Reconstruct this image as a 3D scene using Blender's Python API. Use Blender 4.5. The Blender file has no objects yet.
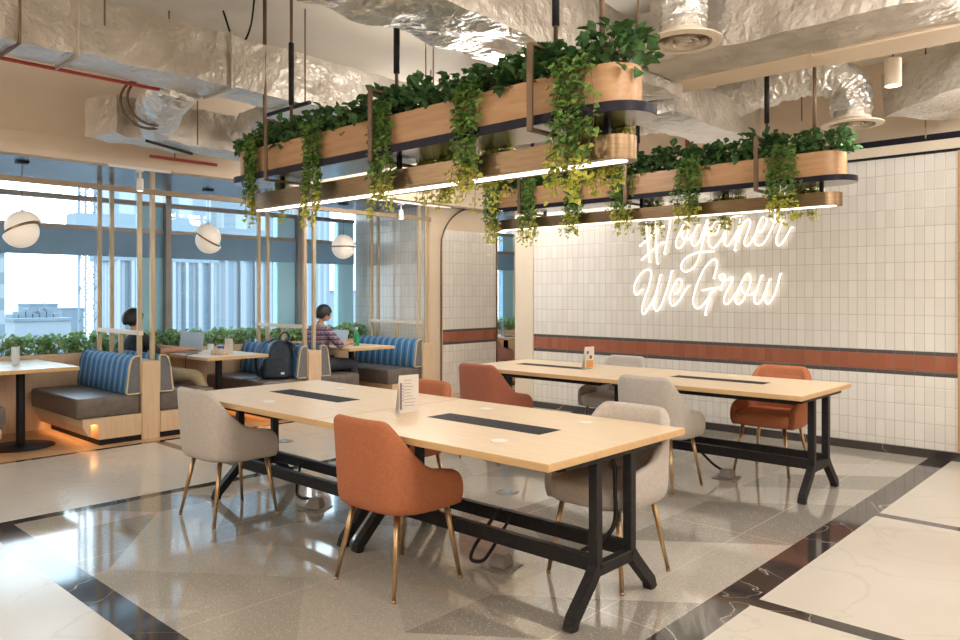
import bpy, bmesh, math, random
from mathutils import Vector, Matrix, noise
random.seed(7)
sc = bpy.context.scene
COL = sc.collection
PI = math.pi
# ------------------------------------------------------------------ calibration
H = 1.45; FPX = 759.0; CX = 480.0; HY = 294.0
TH = math.atan(704 / 759)
FW = (-math.sin(TH), math.cos(TH)); RT = (math.cos(TH), math.sin(TH))
def _ray(u, v):
    a = (u - CX) / FPX
    return (FW[0] + RT[0] * a, FW[1] + RT[1] * a, (HY - v) / FPX)
def on_z(u, v, z):
    r = _ray(u, v); t = (z - H) / r[2]; return Vector((r[0] * t, r[1] * t, z))
def on_y(u, v, y):
    r = _ray(u, v); t = y / r[1]; return Vector((r[0] * t, y, H + r[2] * t))
def on_x(u, v, x):
    r = _ray(u, v); t = x / r[0]; return Vector((x, r[1] * t, H + r[2] * t))

# ------------------------------------------------------------------ materials
def nt(name):
    m = bpy.data.materials.new(name); m.use_nodes = True
    t = m.node_tree; t.nodes.clear()
    out = t.nodes.new('ShaderNodeOutputMaterial')
    b = t.nodes.new('ShaderNodeBsdfPrincipled')
    t.links.new(b.outputs[0], out.inputs[0])
    return m, t, b, out
def N(t, ty, **kw):
    n = t.nodes.new(ty)
    for k, v in kw.items(): setattr(n, k, v)
    return n
def S(b, col=None, rough=None, metal=None, spec=None, **kw):
    if col is not None: b.inputs['Base Color'].default_value = (*col, 1)
    if rough is not None: b.inputs['Roughness'].default_value = rough
    if metal is not None: b.inputs['Metallic'].default_value = metal
    if spec is not None: b.inputs['Specular IOR Level'].default_value = spec
    for k, v in kw.items(): b.inputs[k].default_value = v
def ramp(t, stops):
    r = N(t, 'ShaderNodeValToRGB')
    el = r.color_ramp.elements
    while len(el) < len(stops): el.new(0.5)
    for e, (p, c) in zip(el, stops):
        e.position = p; e.color = (*c, 1)
    return r
def noise_mat(name, c1, c2, scale=20, rough=.5, metal=0, bump=0, bscale=None, detail=4, stretch=(1, 1, 1), spec=.5, coord='Object', lo=.35, hi=.65, bdist=.01):
    m, t, b, o = nt(name)
    tc = N(t, 'ShaderNodeTexCoord'); mp = N(t, 'ShaderNodeMapping')
    mp.inputs['Scale'].default_value = stretch
    t.links.new(tc.outputs[coord], mp.inputs[0])
    n = N(t, 'ShaderNodeTexNoise'); n.inputs['Scale'].default_value = scale; n.inputs['Detail'].default_value = detail
    t.links.new(mp.outputs[0], n.inputs['Vector'])
    r = ramp(t, [(lo, c1), (hi, c2)])
    t.links.new(n.outputs['Fac'], r.inputs[0]); t.links.new(r.outputs[0], b.inputs['Base Color'])
    S(b, rough=rough, metal=metal, spec=spec)
    if bump:
        n2 = N(t, 'ShaderNodeTexNoise'); n2.inputs['Scale'].default_value = bscale or scale; n2.inputs['Detail'].default_value = 3
        t.links.new(mp.outputs[0], n2.inputs['Vector'])
        bp = N(t, 'ShaderNodeBump'); bp.inputs['Strength'].default_value = bump; bp.inputs['Distance'].default_value = bdist
        t.links.new(n2.outputs['Fac'], bp.inputs['Height']); t.links.new(bp.outputs[0], b.inputs['Normal'])
    return m
def emit_mat(name, col, strength, base=(.8, .8, .8)):
    m, t, b, o = nt(name)
    S(b, col=base, rough=.4)
    b.inputs['Emission Color'].default_value = (*col, 1); b.inputs['Emission Strength'].default_value = strength
    return m
def math_n(t, op, a=None, b=None, c=None):
    n = N(t, 'ShaderNodeMath', operation=op)
    for i, v in enumerate((a, b, c)):
        if v is None: continue
        if isinstance(v, (int, float)): n.inputs[i].default_value = v
        else: t.links.new(v, n.inputs[i])
    return n.outputs[0]
def mixc(t, fac, a, b):
    n = N(t, 'ShaderNodeMix', data_type='RGBA')
    for s, v in ((n.inputs[0], fac), (n.inputs[6], a), (n.inputs[7], b)):
        if isinstance(v, (int, float)): s.default_value = v
        elif isinstance(v, tuple): s.default_value = (*v, 1)
        else: t.links.new(v, s)
    return n.outputs[2]

def tile_mat(name, axis, banded=True):
    """glazed narrow tiles .08 x .16 with a slate-edged terracotta band"""
    m, t, b, o = nt(name)
    g = N(t, 'ShaderNodeNewGeometry'); sp = N(t, 'ShaderNodeSeparateXYZ'); t.links.new(g.outputs['Position'], sp.inputs[0])
    h = sp.outputs[axis]; z = sp.outputs[2]
    def cell(v, size, off):
        q = math_n(t, 'DIVIDE', math_n(t, 'ADD', v, off), size)
        fr = math_n(t, 'FRACT', q); fl = math_n(t, 'FLOOR', q)
        d = math_n(t, 'MULTIPLY', math_n(t, 'MINIMUM', fr, math_n(t, 'SUBTRACT', 1.0, fr)), size)
        return d, fl
    dh, ih = cell(h, .08, 20.015); dz, iz = cell(z, .16, 8 - .936 + 0.16 * 6 - 0.16 * 6)
    dh2, ih2 = cell(h, .16, 20.015)
    band = math_n(t, 'MULTIPLY', math_n(t, 'GREATER_THAN', z, .718), math_n(t, 'LESS_THAN', z, .936))
    if not banded: band = math_n(t, 'MULTIPLY', band, 0.0)
    ter = math_n(t, 'MULTIPLY', math_n(t, 'GREATER_THAN', z, .757), math_n(t, 'LESS_THAN', z, .902))
    gz = math_n(t, 'MINIMUM', math_n(t, 'ABSOLUTE', math_n(t, 'SUBTRACT', z, .757)), math_n(t, 'ABSOLUTE', math_n(t, 'SUBTRACT', z, .902)))
    dw = math_n(t, 'MINIMUM', dh, dz); db = math_n(t, 'MINIMUM', dh2, gz)
    dist = N(t, 'ShaderNodeMix', data_type='FLOAT'); t.links.new(band, dist.inputs[0]); t.links.new(dw, dist.inputs[2]); t.links.new(db, dist.inputs[3])
    groutmask = N(t, 'ShaderNodeMapRange'); groutmask.inputs[1].default_value = .0012; groutmask.inputs[2].default_value = .0026
    t.links.new(dist.outputs[0], groutmask.inputs[0])
    cx = N(t, 'ShaderNodeCombineXYZ'); t.links.new(ih, cx.inputs[0]); t.links.new(iz, cx.inputs[1])
    wn = N(t, 'ShaderNodeTexWhiteNoise', noise_dimensions='2D'); t.links.new(cx.outputs[0], wn.inputs['Vector'])
    white = mixc(t, wn.outputs['Value'], (.74, .71, .665), (.80, .775, .735))
    tc = mixc(t, wn.outputs['Value'], (.31, .105, .062), (.37, .135, .08))
    bandc = mixc(t, ter, (.095, .085, .085), tc)
    c = mixc(t, band, white, bandc)
    c = mixc(t, groutmask.outputs[0], mixc(t, band, (.42, .38, .33), (.16, .13, .12)), c)
    t.links.new(c, b.inputs['Base Color'])
    S(b, rough=.13, spec=.5)
    rr = N(t, 'ShaderNodeMapRange'); rr.inputs[3].default_value = .6; rr.inputs[4].default_value = .14
    t.links.new(groutmask.outputs[0], rr.inputs[0]); t.links.new(rr.outputs[0], b.inputs['Roughness'])
    # pillow edge + per tile wobble
    ed = N(t, 'ShaderNodeMapRange'); ed.inputs[1].default_value = .001; ed.inputs[2].default_value = .008; t.links.new(dist.outputs[0], ed.inputs[0])
    nz = N(t, 'ShaderNodeTexNoise'); nz.inputs['Scale'].default_value = 9; nz.inputs['Detail'].default_value = 1
    off = N(t, 'ShaderNodeVectorMath', operation='MULTIPLY_ADD'); t.links.new(wn.outputs['Color'], off.inputs[0]); off.inputs[1].default_value = (1.2, 1.2, 1.2)
    t.links.new(g.outputs['Position'], off.inputs[2]); t.links.new(off.outputs[0], nz.inputs['Vector'])
    hsum = math_n(t, 'ADD', ed.outputs[0], math_n(t, 'MULTIPLY', nz.outputs['Fac'], 2.2))
    bp = N(t, 'ShaderNodeBump'); bp.inputs['Strength'].default_value = .35; bp.inputs['Distance'].default_value = .004
    t.links.new(hsum, bp.inputs['Height']); t.links.new(bp.outputs[0], b.inputs['Normal'])
    return m

def wood_mat(name, c1, c2, axis=0, rough=.38, sc_=1.0):
    st = [14, 14, 14]; st[axis] = 1.2
    return noise_mat(name, c1, c2, scale=3 * sc_, rough=rough, stretch=tuple(st), detail=6, bump=.05, bscale=4, lo=.3, hi=.7, spec=.4)

def terrazzo_mat():
    m, t, b, o = nt('terrazzo')
    g = N(t, 'ShaderNodeNewGeometry'); sp = N(t, 'ShaderNodeSeparateXYZ'); t.links.new(g.outputs['Position'], sp.inputs[0])
    x, y = sp.outputs[0], sp.outputs[1]
    # large folded bands: zigzag parallelograms with random shade
    tri = math_n(t, 'MULTIPLY', math_n(t, 'PINGPONG', math_n(t, 'ADD', x, 20.3), .85), .75)
    v = math_n(t, 'DIVIDE', math_n(t, 'ADD', y, tri), .56)
    iv = math_n(t, 'FLOOR', v)
    iu = math_n(t, 'FLOOR', math_n(t, 'DIVIDE', math_n(t, 'ADD', x, 20.3), .85))
    cx = N(t, 'ShaderNodeCombineXYZ'); t.links.new(iu, cx.inputs[0]); t.links.new(iv, cx.inputs[1])
    wn = N(t, 'ShaderNodeTexWhiteNoise', noise_dimensions='2D'); t.links.new(cx.outputs[0], wn.inputs['Vector'])
    sh = ramp(t, [(0, (.29, .268, .242)), (.22, (.30, .278, .248)), (.24, (.41, .382, .34)), (.6, (.42, .392, .35)), (.62, (.475, .445, .40)), (1, (.485, .452, .405))])
    t.links.new(wn.outputs['Value'], sh.inputs[0])
    vo = N(t, 'ShaderNodeTexVoronoi'); vo.inputs['Scale'].default_value = 120; t.links.new(g.outputs['Position'], vo.inputs['Vector'])
    chipc = N(t, 'ShaderNodeSeparateColor'); t.links.new(vo.outputs['Color'], chipc.inputs[0])
    near = math_n(t, 'LESS_THAN', vo.outputs['Distance'], .33)
    li = math_n(t, 'MULTIPLY', near, math_n(t, 'GREATER_THAN', chipc.outputs[0], .78))
    dk = math_n(t, 'MULTIPLY', near, math_n(t, 'LESS_THAN', chipc.outputs[0], .25))
    c = mixc(t, math_n(t, 'MULTIPLY', dk, .5), sh.outputs[0], (.16, .14, .125))
    c = mixc(t, math_n(t, 'MULTIPLY', li, .6), c, (.85, .82, .76))
    # thin pale divider strips on a 1.9 m grid
    def line(q, off, size, w):
        fr = math_n(t, 'FRACT', math_n(t, 'DIVIDE', math_n(t, 'ADD', q, off), size))
        return math_n(t, 'LESS_THAN', math_n(t, 'MULTIPLY', math_n(t, 'MINIMUM', fr, math_n(t, 'SUBTRACT', 1.0, fr)), size), w)
    ln = math_n(t, 'MAXIMUM', line(x, 20.26, 1.22, .004), line(y, 20 - 1.5, 1.53, .004))
    c = mixc(t, math_n(t, 'MULTIPLY', ln, .6), c, (.62, .56, .48))
    t.links.new(c, b.inputs['Base Color']); S(b, rough=.06, spec=1.0)
    return m

def marble_mat(name, c1, c2, vein, vscale=1.2, vw=.02, rough=.08, amount=.6, spec=.85):
    m, t, b, o = nt(name)
    g = N(t, 'ShaderNodeNewGeometry')
    n = N(t, 'ShaderNodeTexNoise'); n.inputs['Scale'].default_value = .9; n.inputs['Detail'].default_value = 5; t.links.new(g.outputs['Position'], n.inputs['Vector'])
    r = ramp(t, [(.35, c1), (.65, c2)]); t.links.new(n.outputs['Fac'], r.inputs[0])
    n2 = N(t, 'ShaderNodeTexNoise'); n2.inputs['Scale'].default_value = vscale; n2.inputs['Detail'].default_value = 4; n2.inputs['Distortion'].default_value = 1.3
    t.links.new(g.outputs['Position'], n2.inputs['Vector'])
    d = math_n(t, 'ABSOLUTE', math_n(t, 'SUBTRACT', n2.outputs['Fac'], .5))
    mk = N(t, 'ShaderNodeMapRange'); mk.inputs[1].default_value = 0; mk.inputs[2].default_value = vw; mk.inputs[3].default_value = amount; mk.inputs[4].default_value = 0
    t.links.new(d, mk.inputs[0])
    c = mixc(t, mk.outputs[0], r.outputs[0], vein)
    t.links.new(c, b.inputs['Base Color']); S(b, rough=rough, spec=spec)
    return m

def stripe_mat():
    m, t, b, o = nt('striped_upholstery')
    tc = N(t, 'ShaderNodeTexCoord'); sp = N(t, 'ShaderNodeSeparateXYZ'); t.links.new(tc.outputs['Object'], sp.inputs[0])
    fr = math_n(t, 'FRACT', math_n(t, 'DIVIDE', math_n(t, 'ADD', sp.outputs[0], 20), .135))
    r = ramp(t, [(0, (.05, .17, .36)), (.16, (.05, .17, .36)), (.17, (.09, .25, .46)), (.46, (.10, .27, .48)), (.47, (.68, .60, .44)), (.53, (.68, .60, .44)), (.54, (.09, .25, .46)), (.83, (.09, .25, .46)), (.84, (.04, .13, .28)), (1, (.04, .13, .28))])
    r.color_ramp.interpolation = 'CONSTANT'
    t.links.new(fr, r.inputs[0]); t.links.new(r.outputs[0], b.inputs['Base Color']); S(b, rough=.8, spec=.2)
    return m
def plaid_mat():
    m, t, b, o = nt('plaid_cloth')
    tc = N(t, 'ShaderNodeTexCoord'); sp = N(t, 'ShaderNodeSeparateXYZ'); t.links.new(tc.outputs['Object'], sp.inputs[0])
    def band(q, s, k): return math_n(t, 'LESS_THAN', math_n(t, 'FRACT', math_n(t, 'DIVIDE', math_n(t, 'ADD', q, 20), s)), k)
    h = math_n(t, 'MULTIPLY_ADD', sp.outputs[1], .6, sp.outputs[0])
    a = band(sp.outputs[2], .06, .5); c = band(h, .06, .5)
    col = mixc(t, a, (.34, .22, .26), (.12, .07, .13)); col = mixc(t, math_n(t, 'MULTIPLY', c, .6), col, (.10, .08, .17))
    col = mixc(t, math_n(t, 'MULTIPLY', band(sp.outputs[2], .06, .12), .7), col, (.6, .55, .55))
    t.links.new(col, b.inputs['Base Color']); S(b, rough=.85, spec=.2)
    return m
def leaf_mat(name, dark, light):
    m, t, b, o = nt(name)
    g = N(t, 'ShaderNodeNewGeometry')
    n = N(t, 'ShaderNodeTexNoise'); n.inputs['Scale'].default_value = 26; n.inputs['Detail'].default_value = 2; t.links.new(g.outputs['Position'], n.inputs['Vector'])
    r = ramp(t, [(.35, dark), (.66, light)]); t.links.new(n.outputs['Fac'], r.inputs[0])
    t.links.new(r.outputs[0], b.inputs['Base Color']); S(b, rough=.45, spec=.35)
    tr = N(t, 'ShaderNodeBsdfTranslucent'); t.links.new(r.outputs[0], tr.inputs[0])
    mx = N(t, 'ShaderNodeMixShader'); mx.inputs[0].default_value = .3
    t.links.new(b.outputs[0], mx.inputs[1]); t.links.new(tr.outputs[0], mx.inputs[2]); t.links.new(mx.outputs[0], o.inputs[0])
    return m
def foil_mat(name, c1, c2, rough=.34, scale=16, bump=.8, metal=.9):
    m, t, b, o = nt(name)
    g = N(t, 'ShaderNodeNewGeometry')
    n = N(t, 'ShaderNodeTexNoise'); n.inputs['Scale'].default_value = 3.0; n.inputs['Detail'].default_value = 4; t.links.new(g.outputs['Position'], n.inputs['Vector'])
    r = ramp(t, [(.35, c1), (.65, c2)]); t.links.new(n.outputs['Fac'], r.inputs[0]); t.links.new(r.outputs[0], b.inputs['Base Color'])
    S(b, rough=rough, metal=metal)
    v = N(t, 'ShaderNodeTexVoronoi', feature='F1'); v.inputs['Scale'].default_value = scale
    n3 = N(t, 'ShaderNodeTexNoise'); n3.inputs['Scale'].default_value = 7; n3.inputs['Detail'].default_value = 3; t.links.new(g.outputs['Position'], n3.inputs['Vector'])
    va = N(t, 'ShaderNodeVectorMath', operation='MULTIPLY_ADD'); t.links.new(n3.outputs['Color'], va.inputs[0]); va.inputs[1].default_value = (.2, .2, .2); t.links.new(g.outputs['Position'], va.inputs[2])
    t.links.new(va.outputs[0], v.inputs['Vector'])
    n2 = N(t, 'ShaderNodeTexNoise'); n2.inputs['Scale'].default_value = 24; n2.inputs['Detail'].default_value = 4; t.links.new(g.outputs['Position'], n2.inputs['Vector'])
    hh = math_n(t, 'ADD', v.outputs['Distance'], math_n(t, 'MULTIPLY', n2.outputs['Fac'], .7))
    bp = N(t, 'ShaderNodeBump'); bp.inputs['Strength'].default_value = bump; bp.inputs['Distance'].default_value = .025
    t.links.new(hh, bp.inputs['Height']); t.links.new(bp.outputs[0], b.inputs['Normal'])
    return m
def glass_mat():
    m, t, b, o = nt('window_glass')
    t.nodes.remove(b)
    tr = N(t, 'ShaderNodeBsdfTransparent'); tr.inputs[0].default_value = (.93, .97, .99, 1)
    gl = N(t, 'ShaderNodeBsdfGlossy'); gl.inputs['Roughness'].default_value = .02
    mx = N(t, 'ShaderNodeMixShader')
    fr = N(t, 'ShaderNodeFresnel'); fr.inputs[0].default_value = 1.45
    t.links.new(math_n(t, 'MULTIPLY', fr.outputs[0], .6), mx.inputs[0]); t.links.new(tr.outputs[0], mx.inputs[1]); t.links.new(gl.outputs[0], mx.inputs[2]); t.links.new(mx.outputs[0], o.inputs[0])
    return m
def facade_mat(name, wall, glass, wx, wz, fx, fz, axis='xy'):
    """building front: window grid in x/y + z"""
    m, t, b, o = nt(name)
    g = N(t, 'ShaderNodeNewGeometry'); sp = N(t, 'ShaderNodeSeparateXYZ'); t.links.new(g.outputs['Position'], sp.inputs[0])
    h = math_n(t, 'ADD', sp.outputs[0], sp.outputs[1])
    a = math_n(t, 'LESS_THAN', math_n(t, 'FRACT', math_n(t, 'DIVIDE', math_n(t, 'ADD', h, 900), wx)), fx)
    c = math_n(t, 'LESS_THAN', math_n(t, 'FRACT', math_n(t, 'DIVIDE', math_n(t, 'ADD', sp.outputs[2], 900), wz)), fz)
    col = mixc(t, math_n(t, 'MULTIPLY', a, c), wall, glass)
    t.links.new(col, b.inputs['Base Color']); S(b, rough=.5, spec=.3)
    return m
def menu_mat(name, seedv):
    m, t, b, o = nt(name)
    S(b, col=(.80, .77, .74), rough=.35)
    return m

M = {}
M['tile_x'] = tile_mat('glazed_tile_back', 0)
M['tile_plain'] = tile_mat('glazed_tile_plain', 0, False)
M['tile_y'] = tile_mat('glazed_tile_side', 1)
M['oak'] = wood_mat('oak_top', (.74, .57, .39), (.82, .66, .47), 0, .35)
M['oak_edge'] = wood_mat('oak_edge', (.62, .40, .20), (.70, .47, .25), 0, .4)
M['oak_panel'] = wood_mat('oak_panel', (.66, .475, .31), (.75, .565, .385), 2, .42)
M['oak_floor'] = wood_mat('oak_floor', (.50, .30, .15), (.62, .40, .22), 0, .3)
M['planter_wood'] = wood_mat('planter_wood', (.46, .255, .125), (.56, .33, .175), 0, .4)
M['post_wood'] = wood_mat('post_wood', (.47, .37, .24), (.56, .45, .30), 2, .4)
M['rail_wood'] = wood_mat('rail_wood', (.30, .22, .14), (.36, .27, .18), 1, .4)
M['terrazzo'] = terrazzo_mat()
M['marble'] = marble_mat('cream_marble', (.60, .56, .50), (.66, .62, .56), (.47, .42, .36), 1.0, .012, .16, .35, .4)
M['dark_marble'] = marble_mat('dark_marble', (.035, .03, .03), (.06, .05, .048), (.62, .55, .48), .9, .0035, .07, .7)
M['ceiling'] = noise_mat('ceiling_plaster', (.76, .70, .61), (.81, .75, .66), 1.5, .9, coord='Object')
M['bulkhead'] = noise_mat('bulkhead_plaster', (.70, .58, .46), (.74, .62, .50), 1.5, .8)
M['beige'] = noise_mat('beige_paint', (.70, .57, .43), (.74, .61, .47), 2, .75)
M['cream'] = noise_mat('cream_paint', (.72, .62, .50), (.76, .66, .54), 2, .5)
M['soffit'] = noise_mat('blue_grey_soffit', (.10, .15, .22), (.13, .19, .27), 2, .22, spec=.6)
M['alu'] = noise_mat('bronze_frame', (.30, .27, .26), (.34, .31, .30), 4, .4, metal=.3)
M['beam'] = noise_mat('grey_beam', (.20, .38, .60), (.23, .41, .63), 3, .45)  # cool cast of the window side painted in as blue
M['reveal'] = noise_mat('cool_cast_reveal', (.38, .72, .96), (.42, .76, .98), 3, .5)  # blue of the cool window light put into the base colour
M['glass'] = glass_mat()
M['black_metal'] = noise_mat('black_metal', (.014, .013, .015), (.022, .021, .023), 30, .45, spec=.25)
M['dark_trim'] = noise_mat('dark_trim', (.014, .013, .02), (.02, .019, .027), 30, .6, spec=.12)
M['polished'] = noise_mat('polished_underside', (.40, .39, .40), (.46, .45, .46), 3, .22, metal=.9)
M['plate'] = noise_mat('dark_navy_plate', (.014, .012, .022), (.020, .017, .028), 20, .4, spec=.15)
M['brass'] = noise_mat('brushed_brass', (.25, .17, .10), (.31, .21, .125), 8, .38, metal=1, stretch=(1, 1, 14))
M['leg_brass'] = noise_mat('brass_leg', (.46, .31, .17), (.54, .37, .21), 20, .28, metal=.9)
M['rod'] = noise_mat('bronze_rod', (.17, .11, .07), (.21, .14, .09), 8, .45, metal=.6)
M['orange'] = noise_mat('burnt_orange_velvet', (.43, .150, .070), (.48, .172, .085), 60, .75, bump=.12, bscale=300, detail=6, spec=.25)
M['grey'] = noise_mat('greige_fabric', (.50, .455, .42), (.56, .515, .48), 60, .85, bump=.15, bscale=350, spec=.2)
M['rust'] = noise_mat('rust_velvet', (.36, .125, .078), (.41, .148, .094), 60, .75, bump=.12, bscale=300, detail=6, spec=.25)
M['pink'] = noise_mat('dusty_pink_fabric', (.50, .26, .24), (.56, .31, .28), 40, .8)
M['leather'] = noise_mat('taupe_leather', (.125, .105, .095), (.165, .14, .125), 14, .38, bump=.08, bscale=160)
M['grey_side'] = noise_mat('grey_end_fabric', (.15, .15, .175), (.19, .19, .21), 60, .8)
M['piping'] = noise_mat('yellow_piping', (.66, .54, .32), (.72, .60, .38), 60, .7)
M['stripe'] = stripe_mat()
M['plaid'] = plaid_mat()
M['white_plastic'] = noise_mat('white_plastic', (.78, .77, .75), (.82, .81, .79), 20, .4)
M['grey_plastic'] = noise_mat('grey_plastic', (.24, .215, .19), (.28, .25, .225), 20, .45)
M['grommet'] = noise_mat('pale_grommet', (.85, .80, .74), (.88, .84, .79), 20, .4)
M['foil'] = foil_mat('crinkled_foil', (.78, .77, .76), (.90, .89, .88), .32, 13, 1.0, .82)
M['foil_dust_bounce'] = foil_mat('dusty_bounce_wrap', (.46, .41, .355), (.64, .59, .53), .42, 7, .65, .5)  # dust plus warm reflected light mixed into one colour
M['foil_tape'] = foil_mat('foil_tape', (.72, .70, .68), (.82, .80, .78), .25, 26, .6)
M['red_pipe'] = noise_mat('red_pipe', (.35, .03, .03), (.42, .05, .04), 20, .4)
M['ivy'] = leaf_mat('ivy_leaf', (.04, .105, .038), (.11, .23, .075))
M['vine'] = leaf_mat('vine_leaf', (.11, .235, .06), (.29, .45, .115))
M['lit'] = leaf_mat('led_lit_leaf', (.45, .50, .08), (.68, .64, .16))  # glow of the linear light painted into these leaves as yellow-green
M['sill_leaf'] = leaf_mat('sill_leaf', (.16, .34, .13), (.58, .70, .36))
M['stem'] = noise_mat('stem', (.10, .10, .04), (.14, .13, .06), 20, .7)
M['soil'] = noise_mat('soil', (.03, .022, .016), (.05, .04, .03), 30, .95)
M['led'] = emit_mat('led_diffuser', (1, .86, .70), 3.5)
M['led_warm'] = emit_mat('led_under_bench', (1, .58, .26), 6.0)
M['neon'] = emit_mat('neon_tube', (1, .90, .74), 1.55)
M['lamp'] = emit_mat('downlight_lens', (1, .82, .58), 14.0)
M['globe'] = emit_mat('opal_globe', (1, .84, .68), .22, (.86, .82, .77))
M['skin'] = noise_mat('skin', (.50, .28, .19), (.55, .32, .22), 20, .55)
M['hair'] = noise_mat('black_hair', (.012, .012, .016), (.025, .024, .03), 60, .5)
M['black_cloth'] = noise_mat('black_cloth', (.016, .02, .028), (.03, .035, .045), 30, .85)
M['navy'] = noise_mat('navy_nylon', (.014, .026, .048), (.026, .042, .07), 30, .6, bump=.45, bscale=25)
M['khaki'] = noise_mat('khaki_cloth', (.55, .44, .28), (.62, .50, .33), 30, .85)
M['denim'] = noise_mat('dark_denim', (.04, .05, .08), (.06, .075, .11), 60, .85)
M['screen'] = noise_mat('pale_laptop_screen', (.48, .60, .68), (.52, .64, .72), 4, .25)
M['laptop'] = noise_mat('laptop_shell', (.18, .22, .27), (.22, .26, .31), 10, .35, metal=.4)
M['silver'] = noise_mat('silver_laptop', (.55, .58, .62), (.60, .63, .66), 10, .35, metal=.5)
M['card'] = noise_mat('printed_card', (.74, .70, .67), (.78, .74, .71), 10, .4)
M['ink'] = noise_mat('dark_ink', (.10, .09, .12), (.13, .12, .15), 10, .6)
M['ink_grey'] = noise_mat('grey_ink', (.42, .39, .38), (.46, .43, .42), 10, .6)
M['ink_red'] = noise_mat('rose_ink', (.45, .18, .22), (.5, .22, .26), 10, .6)
M['ink_orange'] = noise_mat('orange_print', (.72, .33, .10), (.78, .40, .15), 40, .6)
M['blue_plastic'] = noise_mat('blue_packaging', (.04, .16, .55), (.06, .2, .6), 10, .4)
M['food'] = noise_mat('tan_wrapper', (.55, .40, .26), (.75, .62, .45), 60, .7)
M['green_glass'] = noise_mat('green_bottle', (.02, .26, .09), (.04, .34, .13), 10, .1, spec=.6)
M['clear'] = noise_mat('frosted_clear', (.72, .76, .78), (.78, .82, .84), 10, .15)
# far city: aerial haze mixed into the paint and glass colours
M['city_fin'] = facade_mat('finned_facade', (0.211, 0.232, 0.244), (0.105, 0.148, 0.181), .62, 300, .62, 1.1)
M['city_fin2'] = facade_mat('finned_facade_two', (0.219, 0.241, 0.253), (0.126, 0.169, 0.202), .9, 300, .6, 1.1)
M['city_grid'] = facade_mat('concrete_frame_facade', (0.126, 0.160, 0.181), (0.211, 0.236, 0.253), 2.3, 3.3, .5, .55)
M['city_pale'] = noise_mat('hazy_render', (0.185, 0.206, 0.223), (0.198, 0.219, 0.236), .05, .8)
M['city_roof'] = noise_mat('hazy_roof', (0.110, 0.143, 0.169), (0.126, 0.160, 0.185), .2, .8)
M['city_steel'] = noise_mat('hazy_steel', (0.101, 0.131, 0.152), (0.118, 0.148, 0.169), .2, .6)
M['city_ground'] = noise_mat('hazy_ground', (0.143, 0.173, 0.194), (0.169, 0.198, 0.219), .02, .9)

# ------------------------------------------------------------------ builders
def link(o, parent=None):
    COL.objects.link(o)
    if parent is not None: o.parent = parent
    return o
def obj(name, bm, mats, parent=None, smooth=False, auto=None):
    if bm.faces: bmesh.ops.recalc_face_normals(bm, faces=bm.faces[:])
    me = bpy.data.meshes.new(name); bm.to_mesh(me); bm.free()
    if not isinstance(mats, (list, tuple)): mats = [mats]
    for m in mats: me.materials.append(m)
    o = bpy.data.objects.new(name, me)
    if smooth:
        for p in me.polygons: p.use_smooth = True
        if auto:
            me.set_sharp_from_angle(angle=math.radians(auto))
    return link(o, parent)
def pyobj(name, vs, fs, mats, parent=None, smooth=False, mi=None):
    me = bpy.data.meshes.new(name); me.from_pydata(vs, [], fs); me.update()
    if not isinstance(mats, (list, tuple)): mats = [mats]
    for m in mats: me.materials.append(m)
    if mi: me.polygons.foreach_set('material_index', mi)
    if smooth:
        for p in me.polygons: p.use_smooth = True
    return link(bpy.data.objects.new(name, me), parent)
def tag(o, label, cat, group=None, kind=None):
    o['label'] = label; o['category'] = cat
    if group: o['group'] = group
    if kind: o['kind'] = kind
    return o
def thing(name, label, cat, loc=(0, 0, 0), rz=0, group=None):
    o = bpy.data.objects.new(name, None); o.location = loc; o.rotation_euler = (0, 0, rz); o.empty_display_size = .1
    link(o); return tag(o, label, cat, group)
def struct(o, label, cat='room'):
    o['kind'] = 'structure'; o['label'] = label; o['category'] = cat; return o
def dup(root, loc, rz, label, group=None):
    r = root.copy(); COL.objects.link(r); r.location = loc; r.rotation_euler = (0, 0, rz); r['label'] = label
    if group: r['group'] = group
    for ch in list(root.children):
        c = ch.copy(); COL.objects.link(c); c.parent = r
        for g in list(ch.children):
            d = g.copy(); COL.objects.link(d); d.parent = c
    return r
def BM(): return bmesh.new()
def box(bm, x0, x1, y0, y1, z0, z1, bev=0, seg=2, mat=0, rot=None, piv=None):
    r = bmesh.ops.create_cube(bm, size=1.0)
    vs = r['verts']
    for v in vs:
        v.co = Vector(((x0 + x1) / 2 + v.co.x * (x1 - x0), (y0 + y1) / 2 + v.co.y * (y1 - y0), (z0 + z1) / 2 + v.co.z * (z1 - z0)))
    fs = {f for v in vs for f in v.link_faces}
    for f in fs: f.material_index = mat
    if bev:
        es = list({e for v in vs for e in v.link_edges})
        rr = bmesh.ops.bevel(bm, geom=es, offset=bev, segments=seg, profile=.5, affect='EDGES', material=-1)
        vs = list({v for f in rr['faces'] for v in f.verts} | {v for v in vs if v.is_valid})
    if rot:
        bmesh.ops.rotate(bm, verts=[v for v in vs if v.is_valid], cent=piv or Vector(((x0 + x1) / 2, (y0 + y1) / 2, (z0 + z1) / 2)), matrix=rot)
    return vs
def frame_of(d):
    d = d.normalized(); up = Vector((0, 0, 1)) if abs(d.z) < .95 else Vector((1, 0, 0))
    a = d.cross(up).normalized(); b = a.cross(d).normalized(); return a, b
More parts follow.
